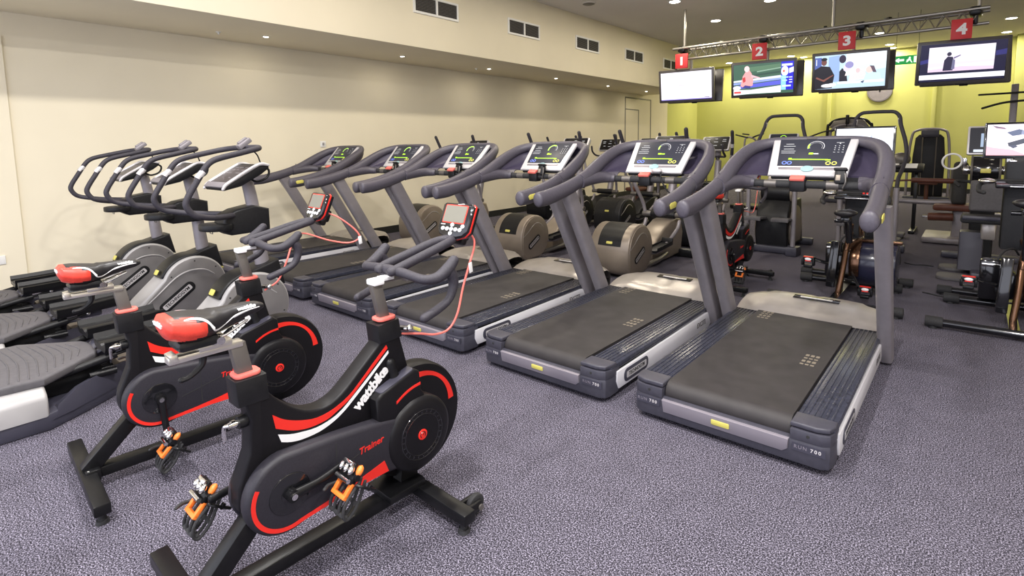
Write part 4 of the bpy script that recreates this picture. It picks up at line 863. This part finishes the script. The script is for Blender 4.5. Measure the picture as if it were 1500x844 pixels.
b = MB(); b.torus((.12, .88, 1.08), .155, .012, (1, 0, 0), 30); b.build('drum_rim', 'steel', dr)
b = MB(); b.box((0, .719, 1.08), (.09, .012, .05), bev=.005); b.build('badge', 'yellow', dr)
for s in (-1, 1):
    b = MB(); b.cyl((s*.13, .88, 1.08), (s*.20, .88, 1.08), .05, seg=18, bev=.006); b.bar((s*.19, .88, 1.08), (s*.19, .86, 1.22), .04, .05, (1, 0, 0), .008); ca = b.build('crank', 'chrome', t)
    b = MB(); b.torus((s*.30, .80, 1.18), .09, .011, (.25*s, 1, .2), 30); b.build('ring_handle', 'wdec', ca)
b = MB(); b.tube([(-.22, .50, .92), (-.25, .56, .96), (-.20, .68, .96), (.05, .70, .95), (.3, .68, .95)], .018, 12, 5); b.build('support_bar', 'rubber', t)
F = frame((-.0, 1.02, 1.42), (1, 0, 0), (0, .25, .97))
b = MB(F); b.prism(rrect(.36, .34, .02), -.05, 0, 'z', .006); cs = b.build('console', 'silver', t)
b = MB(F); b.prism(rrect(.32, .30, .01), -.001, .003, 'z'); pn = b.build('panel', 'glass', cs)
b = MB(F); b.box((.02, .0, .0035), (.16, .16, .001)); b.build('display', em('#9fb2cc', .9), pn)
b = MB(F); b.box((.0, -.125, .0038), (.24, .03, .001)); b.build('display_strip', em('#d6deea', .9), pn)

def frame_tube(b, pts, r=.03, n=5): b.tube(pts, r, 10, n)
# lat machine with a black shroud against the green wall
t = thing('shrouded_weight_machine', 'tall black-shrouded weight stack machine with a silver hoop frame by the green wall', 'weight machine', (-.845, 16.3, 0), 3)
b = MB(); b.prism([(-.30, .10), (.30, .10), (.31, 1.0), (.27, 1.48), (.20, 1.56), (-.20, 1.56), (-.27, 1.48), (-.31, 1.0)], -.12, .10, 'y', .03); b.build('shroud', 'black', t)
b = MB(); b.tube([(-.40, -.10, .0), (-.39, -.10, .9), (-.34, -.10, 1.52), (-.24, -.10, 1.66), (0, -.10, 1.69), (.24, -.10, 1.66), (.34, -.10, 1.52), (.39, -.10, .9), (.40, -.10, 0)], .028, 12, 6); b.build('hoop_frame', 'upr', t)
b = MB(); b.box((0, -.13, 1.58), (.34, .10, .18), bev=.03); b.build('head_cover', 'slate', t)
for s in (-1, 1):
    b = MB(); b.cyl((s*.13, -.15, .12), (s*.13, -.15, 1.5), .012, seg=8); b.build('guide_rod', 'steel', t)
b = MB(); b.box((0, -.35, .06), (.9, .12, .10), bev=.02); b.box((0, .0, .05), (.9, .1, .08), bev=.02); b.build('base', 'slate', t)
b = MB(); b.box((0, -.55, .45), (.40, .36, .08), bev=.03); b.cyl((0, -.5, .05), (0, -.5, .42), .04, seg=12); b.build('seat', 'brown', t)
# cable machine with two arched frames and a wavy bar
t = thing('cable_machine', 'cable pulley machine with twin arched frames and a wavy pull bar by the green wall', 'weight machine', (-2.25, 14.65, 0))
for k, (w, z, y) in enumerate(((.44, 1.92, 0), (.36, 1.78, -.12))):
    b = MB(); b.tube([(-w, y, 0), (-w, y, z-.3), (-w*.9, y, z-.1), (-w*.6, y, z), (0, y, z+.03), (w*.6, y, z), (w*.9, y, z-.1), (w, y, z-.3), (w, y, 0)], .032, 12, 6); b.build('arched_frame', 'upr' if k else 'mblack', t)
b = MB(); b.prism([(-.40, 1.74), (.40, 1.74), (.30, 1.90), (.0, 1.94), (-.30, 1.90)], -.10, .0, 'y', .02); b.build('pulley_cover', 'steel', t)
b = MB(); b.tube([(-.80, -.2, 1.53), (-.45, -.2, 1.66), (-.15, -.2, 1.68), (0, -.2, 1.66), (.15, -.2, 1.68), (.45, -.2, 1.70), (.80, -.2, 1.62)], .018, 10, 5); b.build('pull_bar', 'rubber', t)
b = MB(); b.box((-.02, -.15, 1.92), (.07, .07, .22), bev=.02); b.cyl((-.02, -.2, 1.68), (-.02, -.2, 1.85), .01, seg=8); b.build('pulley', 'mblack', t)
for s in (-1, 1):
    b = MB(); b.cyl((s*.12, -.06, .1), (s*.12, -.06, 1.75), .010, seg=8); b.build('guide_rod', 'steel', t)
b = MB()
for k in range(12): b.box((0, -.06, .16+k*.055), (.36, .14, .048), bev=.006)
b.build('weight_stack', 'mblack', t)
b = MB(); b.box((0, -.06, .05), (1.0, .2, .1), bev=.02); b.build('base', 'slate', t)
# leg machine with brown rollers in the right aisle
t = thing('leg_machine', 'leg machine with brown roller pads, in the aisle behind the arm crank machine', 'weight machine', (-.258, 9.5, 0))
b = MB(); b.tube([(-.75, .2, .56), (-.2, .2, .55), (.05, .2, .56), (.10, .2, .48), (.30, .2, .47)], .035, 12, 4); b.box((.0, .3, .05), (.5, .8, .08), bev=.02); b.box((.12, .25, .25), (.12, .14, .48), bev=.02); b.build('frame', 'upr', t)
b = MB(); b.cyl((-.42, .15, .86), (.10, .15, .86), .035, seg=18, bev=.012); b.cyl((-.75, .15, .84), (-.42, .15, .86), .014, seg=10); b.build('upper_roller', 'brown', t)
b = MB(); b.cyl((-.20, .05, .36), (.08, .05, .37), .055, seg=18, bev=.012); rl = b.build('lower_roller', 'brown', t)
b = MB(); b.cyl((-.26, .05, .36), (-.20, .05, .36), .022, seg=12); b.build('roller_cap', 'chrome', rl)
b = MB(); b.box((.12, .3, .80), (.16, .40, .60), (-14, 0, 0), bev=.05, seg=3); b.build('backrest', 'rubber', t)
b = MB(); b.box((.06, .22, .5), (.42, .46, .09), bev=.03); b.build('seat', 'brown', t)
for s in (-1, 1):
    b = MB(); b.cyl((s*.05+.08, .35, .46), (s*.05+.08, .35, 1.02), .022, seg=10); b.build('upright_post', 'steel', t)
# white-trimmed bench station between stepper and shroud
t = thing('desk_stand', 'low black stand with white papers on its tilted top, right behind the arched handle', 'stand', (-.90, 10.5, 0))
b = MB(); b.box((0, 0, 1.0), (.62, .30, .05), (18, 0, 0), bev=.01); tp = b.build('top', 'black', t)
b = MB(); b.box((-.13, -.02, 1.034), (.24, .20, .004), (18, 0, 0)); b.box((.15, -.02, 1.034), (.16, .2, .004), (18, 0, 0)); b.build('papers', 'wdec', tp)
for s in (-1, 1):
    b = MB(); b.bar((s*.22, .0, .0), (s*.22, .05, .98), .05, .05, (0, 1, 0), .006); b.box((s*.22, 0, .025), (.08, .6, .05), bev=.01); b.build('leg', 'mblack', t)
b = MB(); b.ell((.0, .15, 1.13), (.13, .10, .11)); b.build('rounded_cover', 'steel', t)
for k, y in enumerate((9.1, 9.7)):
    t = thing('step_board', ['nearer', 'farther'][k]+' of two flat grey step boards on the floor in the right aisle', 'step board', (-.93, y, 0), 0, 'step boards in the aisle')
    b = MB(); b.box((0, 0, .055), (.42, .26, .05), bev=.015); b.build('top', 'stepg', t)
    for s in (-1, 1):
        b = MB(); b.box((s*.14, 0, .018), (.10, .24, .036), bev=.006); b.build('foot', 'rubber', t)
# pull-up tower and handle stand
t = thing('pull_up_tower', 'grey pull-up tower with black bars against the green wall at right edge', 'pull-up tower', (.47, 13.3, 0))
b = MB(); b.box((0, 0, 1.20), (.10, .10, 2.40), bev=.01); b.box((0, -.2, .05), (.9, .12, .09), bev=.02); b.box((0, 0, .05), (.14, 1.0, .09), bev=.02); b.build('post', 'upr', t)
b = MB(); b.tube([(-.48, -.1, 2.235), (0, -.1, 2.24), (.48, -.1, 2.25)], .018, 10, 3); b.build('straight_bar', 'rubber', t)
b = MB(); b.tube([(-.42, -.12, 1.99), (-.2, -.12, 2.06), (0, -.12, 2.09), (.3, -.12, 2.09), (.5, -.12, 2.0)], .020, 10, 4); b.build('angled_bar', 'rubber', t)
b = MB(); b.box((.10, -.05, 1.62), (.5, .14, .10), bev=.02); b.build('crossbeam', 'mblack', t)
t = thing('handlebar_stand', 'slim grey stand with two black handlebars in front of the green wall', 'exercise machine', (-3.78, 12.3, 0))
b = MB(); b.tube([(-.06, 0, 0), (-.06, 0, .9), (-.05, 0, 1.45), (.0, .02, 1.54), (.12, .02, 1.52), (.2, .02, 1.42), (.26, .02, 1.2), (.28, .02, .9), (.28, .02, 0)], .020, 10, 5); b.build('frame', 'upr', t)
b = MB(); b.tube([(-.22, -.05, 1.60), (-.05, 0, 1.55), (.0, 0, 1.54)], .016, 10, 3); b.tube([(.12, 0, 1.54), (.2, -.04, 1.57), (.34, -.05, 1.61)], .016, 10, 3); b.tube([(-.12, .08, 1.62), (.02, .04, 1.60)], .014, 8, 2); b.build('handlebars', 'rubber', t)
b = MB(); b.box((-.02, -.05, 1.14), (.30, .2, .14), bev=.04); b.build('saddle', 'brown', t)
b = MB(); b.cyl((-.18, 0, 1.08), (-.06, 0, 1.08), .05, seg=14, bev=.01); b.box((.1, 0, .05), (.7, .5, .08), bev=.02); b.build('weights', 'mblack', t)
# extra dark stations seen between the treadmill uprights
for k, (x, y, lb) in enumerate(((-5.6, 11.2, 'dark pulley tower left of two behind the cross trainers, partly hidden'), (-4.13, 10.66, 'dark pulley tower right of two behind the cross trainers, partly hidden'))):
    t = thing('pulley_tower', lb, 'weight machine', (x, y, 0), 10*k, 'pulley towers behind the cross trainers')
    for s in (-1, 1):
        b = MB(); b.box((s*.30, 0, .66), (.07, .07, 1.32), bev=.01); b.build('post', 'upr' if s < 0 else 'mblack', t)
    b = MB(); b.box((0, 0, 1.30), (.67, .10, .08), bev=.02); b.box((0, 0, .05), (.8, .6, .09), bev=.02); b.build('crosspieces', 'mblack', t)
    b = MB()
    for j in range(10): b.box((0, 0, .14+j*.055), (.34, .14, .048), bev=.006)
    b.build('weight_stack', 'mblack', t)
    for s in (-1, 1):
        b = MB(); b.cyl((s*.1, 0, .1), (s*.1, 0, 1.27), .012, seg=8); b.build('guide_rod', 'steel', t)
    b = MB(); b.box((0, -.45, .46), (.34, .40, .08), bev=.03); b.cyl((0, -.4, .05), (0, -.4, .42), .04, seg=12); b.build('seat', 'brown', t)
for lb, pts in (('thin black power cable on the carpet between the two bronze bikes, nearer one', [(-.30, 6.30, .006), (-.15, 6.22, .006), (.0, 6.15, .006), (.12, 6.18, .006)]), ('thin black power cable on the carpet in the right aisle, farther one', [(-.55, 7.72, .006), (-.47, 7.66, .006), (-.38, 7.70, .006), (-.29, 7.68, .006)])):
    b = MB(); b.tube(pts, .006, 8, 6); tag(b.build('power_cable', 'rubber'), lb, 'cable', 'cables on the carpet')
# ---------------------------------------------------------------- ceiling truss with screens
A, B = V((-4.42, 10.28, 0)), V((-.06, 10.22, 0)); D = (B-A).normalized(); Np = V((D.y, -D.x, 0))   # Np points back to the room
if Np.y > 0: Np = -Np
def T3(u, n, z): p = A+D*u+Np*n; return (p.x, p.y, z)
LEN = (B-A).length; zt, zb = 3.23, 3.04
truss = t = thing('ceiling_truss', 'silver lattice truss hung below the ceiling, carrying the numbered screens', 'truss')
b = MB()
b.cyl(T3(-.12, 0, zb), T3(LEN+.1, 0, zb), .022, seg=12); b.build('lower_chord', 'truss', t)
for n in (-.13, .13):
    b = MB(); b.cyl(T3(-.12, n, zt), T3(LEN+.1, n, zt), .025, seg=12); b.build('upper_chord', 'truss', t)
b = MB(); N = 22
for k in range(N):
    u0, u1, um = LEN*k/N, LEN*(k+1)/N, LEN*(k+.5)/N
    for n in (-.13, .13):
        b.cyl(T3(u0, n, zt), T3(um, 0, zb), .008, seg=6); b.cyl(T3(um, 0, zb), T3(u1, n, zt), .008, seg=6)
    b.cyl(T3(u0, -.13, zt), T3(u1, .13, zt), .007, seg=6)
b.build('lattice', 'truss', t)
for u in (0.05, 2.55, LEN-.02):
    b = MB(); b.cyl(T3(u, 0, zt-.02), T3(u, 0, CZ), .024, seg=10); b.cyl(T3(u, -.14, zt), T3(u, .14, zt), .02, seg=10); b.build('hanger', 'truss' if u else 'upr', t)
for u in (.05, 1.52, 2.95, LEN-.05):
    b = MB(); b.box(T3(u, 0, zt-.02), (.14, .30, .12), (0, 0, -3), bev=.03); b.box(T3(u, 0, (zt+zb)/2), (.06, .10, .2), (0, 0, -3), bev=.02); b.build('clamp', 'mblack', t)
b = MB(); pts = []
for k in range(26): pts.append(T3(.2+LEN*.93*k/25, -.02+.05*math.sin(k*2.1), zt+.03+.012*math.sin(k*1.7)))
b.tube(pts, .012, 6, 2); b.build('cables', 'rubber', t)
for k in range(9):
    b = MB(); b.box(T3(.35+k*.42, .08*math.sin(k*3), zt+.035), (.10, .05, .04), (0, 0, 20*k), bev=.006); b.build('cable_clip', 'mblack', t)
def tv(c, yaw, tilt, front, label, picture=None, size=(1.04, .62), power=1.0):
    o = thing('screen', label, 'screen', c, yaw, 'wide screens hung from the truss')
    W, H = size
    F = M.Rotation(math.radians(tilt if front else -tilt), 4, 'X') @ (frame((0, 0, 0), (1, 0, 0), (0, 0, 1)) if front else frame((0, 0, 0), (-1, 0, 0), (0, 0, 1)))
    b = MB(F); b.prism(rrect(W, H, .015), -.07, 0, 'z', .008); b.box((0, 0, -.09), (W*.7, H*.7, .06), bev=.02); cs = b.build('casing', 'tvgrey', o)
    b = MB(F); b.prism(rrect(W-.075, H-.085, .004), -.002, .003, 'z'); b.build('panel', 'gblack', cs)
    if picture:
        s = MB(F); ms = []; w, h = W-.085, H-.095
        for q in picture:
            col, pts = q
            if col not in ms: ms.append(col)
            s.mi = ms.index(col); k = len(s.bm.faces)
            s.poly([((u-.5)*w, (v-.5)*h, .0034+.00025*k) for u, v in pts])
        s.build('screen_picture', [em(c_, power) for c_ in ms], cs, 180)
    b = MB(F); b.box((0, -H/2-.006, -.03), (.10, .02, .03), bev=.004); b.build('sensor_bar', 'mblack', cs)
    return o
R4 = lambda x0, y0, x1, y1: [(x0, y0), (x1, y0), (x1, y1), (x0, y1)]
PA = [('#f4f0fb', full), ('#c9c6d6', R4(.34, .50, .50, .53)), ('#b9b6c8', R4(.36, .54, .46, .56)), ('#d9d6e2', R4(.44, .44, .50, .46)), ('#c9c6d6', R4(.70, .62, .80, .635)), ('#dcd4ec', [(.70, .55), (.84, .50), (.84, .42), (.72, .46)]), ('#7f70c8', R4(0, 0, 1, .03)), ('#4a3f88', R4(.86, .05, .96, .07))]
PB = [('#3d5f4c', full), ('#56785c', [(.3, .75), (.8, .85), (.8, .95), (.25, .9)]), ('#86a58e', [(.4, .72), (.8, .80), (.8, .84), (.4, .76)]), ('#2f4a40', [(.35, .60), (.8, .66), (.8, .72), (.35, .66)]), ('#d9e2ef', [(0, .48), (.8, .58), (.8, .5), (0, .42)]), ('#5a5fd0', [(0, .30), (.8, .42), (.8, .28), (0, .20)]), ('#8fa0ee', [(0, .40), (.8, .50), (.8, .44), (0, .34)]),
      ('#eceaf6', [(0, 0), (.8, .08), (.8, .25), (.3, .16), (0, .18)]), ('#f0a0a0', [(.12, .30), (.16, .62), (.22, .80), (.27, .82), (.31, .70), (.34, .5), (.33, .3), (.2, .22)]), ('#f7cfcf', blob(.23, .85, .045, .10)), ('#c23a3c', [(.15, .55), (.20, .60), (.21, .45), (.17, .40)]), ('#e9b4bc', [(.30, .66), (.45, .55), (.46, .52), (.31, .56)]), ('#3c3a86', [(.15, .24), (.2, .32), (.3, .28), (.28, .2)]), ('#f3eef8', blob(.06, .24, .07, .07)), ('#d83a34', R4(.01, .06, .13, .12)), ('#f6f2fa', R4(.13, .03, .8, .09)),
      ('#2420c8', R4(.80, .10, 1, 1)), ('#f4f2ff', blob(.86, .70, .06, .16)), ('#f4f2ff', [(.93, .62), (1, .66), (1, .82), (.93, .78)]), ('#dfe6ff', R4(.81, .86, .98, .93)), ('#8fd0e8', R4(.80, .10, .88, .56)), ('#b8e0f2', R4(.82, .48, .92, .52)), ('#f0f0ff', R4(.93, .48, .98, .51)), ('#f0f0ff', R4(.93, .40, .98, .43)), ('#f0f0ff', R4(.93, .32, .98, .35)), ('#b8d8f2', R4(.82, .38, .90, .42)), ('#e0ecf8', R4(.82, .2, .96, .25)), ('#d84a30', blob(.845, .70, .015, .04))]
PC = [('#b7cfe4', full), ('#e8f2f6', [(.45, .62), (1, .72), (1, 1), (.45, 1)]), ('#cfe8ee', [(.45, .40), (1, .52), (1, .72), (.45, .62)]), ('#4d5ea0', [(0, .55), (.1, .6), (.1, .95), (0, .95)]), ('#8fa9d0', [(.20, .2), (.36, .2), (.36, .98), (.20, .95)]), ('#16131c', [(0, 0), (.26, .02), (.29, .40), (.22, .66), (.10, .70), (0, .60)]), ('#6a4038', blob(.135, .80, .04, .10)), ('#0f0d14', blob(.135, .89, .045, .05)), ('#7a4a40', [(.02, .33), (.14, .22), (.28, .40), (.27, .42), (.13, .28), (.03, .38)]), ('#2a2038', blob(.40, .86, .05, .12)), ('#1c1a28', [(.36, .18), (.48, .2), (.46, .45), (.40, .60), (.36, .5)]), ('#d8c8da', [(.42, .66), (.5, .72), (.54, .60), (.48, .48), (.42, .52)]), ('#8c88b8', blob(.50, .68, .06, .10)),
      ('#f2d0d0', [(.5, .2), (.75, .25), (.72, .46), (.62, .56), (.52, .5)]), ('#f6e2de', [(.44, .36), (.60, .42), (.60, .54), (.46, .50)]), ('#f0b8bc', blob(.62, .5, .03, .07)), ('#ecc4be', blob(.78, .50, .05, .10)), ('#5a4a58', [(.78, .62), (.84, .60), (.88, .40), (.84, .38), (.80, .55)]), ('#bfe6ea', [(.70, .18), (.95, .2), (.92, .40), (.80, .42), (.72, .36)]), ('#eef6fa', R4(.34, .13, .98, .20)), ('#f8f8ff', blob(.2, .10, .10, .055)), ('#f8f8ff', blob(.26, .12, .06, .05)), ('#3a4a6a', [(.66, .15), (.70, .12), (.72, .2), (.68, .18)]), ('#eef0f8', R4(.02, .72, .03, .9))]
PD = [('#0c0a30', full), ('#2a2a70', [(0, .48), (.1, .52), (.1, .62), (0, .58)]), ('#28286a', [(.88, .60), (1, .62), (1, .76), (.88, .72)]), ('#ece2f2', R4(.10, .26, .87, .92)), ('#dfe8f2', R4(.10, .76, .87, .84)), ('#dcc2da', [(.10, .26), (.87, .26), (.87, .34), (.5, .38), (.10, .32)]), ('#e6d2e6', [(.10, .38), (.5, .44), (.87, .46), (.87, .52), (.10, .5)]), ('#241f3c', [(.28, .28), (.40, .28), (.41, .50), (.39, .64), (.33, .66), (.29, .56)]), ('#6a6888', [(.38, .30), (.42, .32), (.42, .56), (.39, .58)]), ('#2e2840', blob(.345, .72, .028, .055)), ('#6d6688', [(.40, .58), (.48, .66), (.48, .69), (.40, .63)]), ('#c8d4e2', [(.3, .82), (.36, .86), (.37, .84), (.31, .80)]), ('#f2f4fc', R4(.0, .06, 1, .19))]
TVS = [((-4.32, 10.26, 2.535), 8, PA, '1', 'screen 1 with an almost blank white picture, leftmost under the truss', 1.1),
       ((-2.90, 10.18, 2.535), 8.5, PB, '2', 'screen 2 with a runner in red and a blue side list', 1.05),
       ((-1.595, 10.12, 2.535), 8, PC, '3', 'screen 3 with people at a table, man in dark shirt at left', 1.1),
       ((-.225, 10.16, 2.535), 10, PD, '4', 'screen 4 with one dark figure in a pale field, rightmost and largest in view', 1.05)]
for c, yaw, pic, num, lb, pw in TVS:
    tv(c, yaw, 9, True, lb, pic, power=pw)
    a = math.radians(yaw); bk = V((-math.sin(a), math.cos(a), 0))
    o = tv((c[0]+bk.x*.42+.09, c[1]+bk.y*.42, c[2]), yaw, 9, False, 'dark back-facing screen hung behind screen '+num)
    mp = V((c[0]+bk.x*.21+.04, c[1]+bk.y*.21, c[2]))
    b = MB(); b.cyl(mp+V((0, 0, -.1)), (mp.x, mp.y, zb), .03, seg=12); pl = b.build('drop_pole', 'truss', truss)
    b = MB(); b.box(mp, (.30, .10, .26), (0, 0, yaw), bev=.02); b.build('bracket_plate', 'mblack', pl)
    s = thing('number_sign', 'red hanging sign with a white '+num+' above its screen', 'sign', (c[0]-bk.x*.16-.05, c[1]-bk.y*.16, 2.985 if num != '4' else 2.965), yaw, 'red number signs')
    b = MB(); b.box((0, 0, 0), (.23, .012, .27), bev=.003); pl = b.build('board', 'signr', s)
    b = MB(); b.box((0, .03, 0), (.23, .012, .27), bev=.003); b.build('rear_board', 'signr', s)
    text(num, .20, 'wdec', pl, 'numeral', frame((0, -.007, -.01), (1, 0, 0), (0, 0, 1)) @ M.Diagonal((1.15, 1, 1, 1)), .001, .008)
# clock and exit sign
t = thing('wall_clock', 'round white wall clock with grey rim, lower half showing under screen 3', 'clock', (-2.17, GY-.01, 2.83))
b = MB(); b.lathe([(.30, 0), (.31, .02), (.30, .05), (.26, .055), (.255, .03)], (0, 0, 0), (0, -1, 0), 40); b.build('rim', 'upr', t)
b = MB(); b.lathe([(.26, .028), (.02, .03)], (0, 0, 0), (0, -1, 0), 40); fc = b.build('face', 'wdec', t)
b = MB(); b.box((.05, -.036, .04), (.012, .004, .16), (0, 50, 0)); b.box((-.03, -.036, .06), (.012, .004, .2), (0, -25, 0)); b.build('hands', 'mblack', fc)
t = thing('exit_sign', 'green hanging exit sign with a white running figure and arrow left of screen 4', 'exit sign', (-1.152, 13.5, 3.02), 4)
b = MB(); b.box((0, 0, 0), (.46, .03, .17), bev=.004); ex = b.build('board', 'exitg', t)
b = MB(); b.prism([(-.20, 0), (-.12, .05), (-.12, .02), (-.04, .02), (-.04, -.02), (-.12, -.02), (-.12, -.05)], -.019, -.0155, 'y'); b.build('arrow', em('#f2ffe8', 1.0), ex)
b = MB(); b.prism(rrect(.09, .12, .005, 2, .16, 0), -.019, -.0155, 'y'); b.prism([(.0, -.02), (.06, .0), (.06, .02), (.0, .0)], -.019, -.0155, 'y'); b.prism(arc(.05, .04, .016, 0, 360, 12)[:-1], -.019, -.0155, 'y'); b.prism([(.02, .02), (.06, .03), (.075, -.02), (.10, -.06), (.08, -.06), (.05, -.01), (.01, -.05), (-.01, -.04), (.03, .0)], -.019, -.0155, 'y'); b.build('running_figure', em('#f2ffe8', 1.0), ex)
b = MB()
for s in (-1, 1): b.cyl((s*.18, 0, .085), (s*.18, 0, CZ-3.02), .004, seg=6)
b.build('suspension_wires', 'steel', t)
# ---------------------------------------------------------------- camera, world, render settings
cam = bpy.data.cameras.new('camera'); co_ = bpy.data.objects.new('camera', cam); COL.objects.link(co_); sc.camera = co_
F_, CX, CY, PITCH, YAW, ROLL, HH = 793.5, 750., 300.4, .109, .7068, .0144, 1.4345
fw_ = V((-math.sin(YAW)*math.cos(PITCH), math.cos(YAW)*math.cos(PITCH), -math.sin(PITCH))); r0 = V((math.cos(YAW), math.sin(YAW), 0)); d0 = fw_.cross(r0)
rt = r0*math.cos(ROLL)+d0*math.sin(ROLL); dn = d0*math.cos(ROLL)-r0*math.sin(ROLL)
co_.matrix_world = M(((rt.x, -dn.x, -fw_.x, 0), (rt.y, -dn.y, -fw_.y, 0), (rt.z, -dn.z, -fw_.z, HH), (0, 0, 0, 1)))
cam.sensor_width = 36; cam.lens = F_/1500*36; cam.shift_x = (CX-750)/-1500; cam.shift_y = (CY-422)/1500; cam.clip_start = .05
w = bpy.data.worlds.new('world'); sc.world = w; w.use_nodes = True
bg = w.node_tree.nodes['Background']; bg.inputs['Color'].default_value = (.86, .88, 1, 1); bg.inputs['Strength'].default_value = 1.9
vs = sc.view_settings; vs.view_transform = 'Standard'; vs.look = 'None'; vs.gamma = 1; vs.use_curve_mapping = False; vs.exposure = .45
sc.cycles.max_bounces = 8; sc.cycles.diffuse_bounces = 4; sc.cycles.glossy_bounces = 3
sc.cycles.use_denoising = True
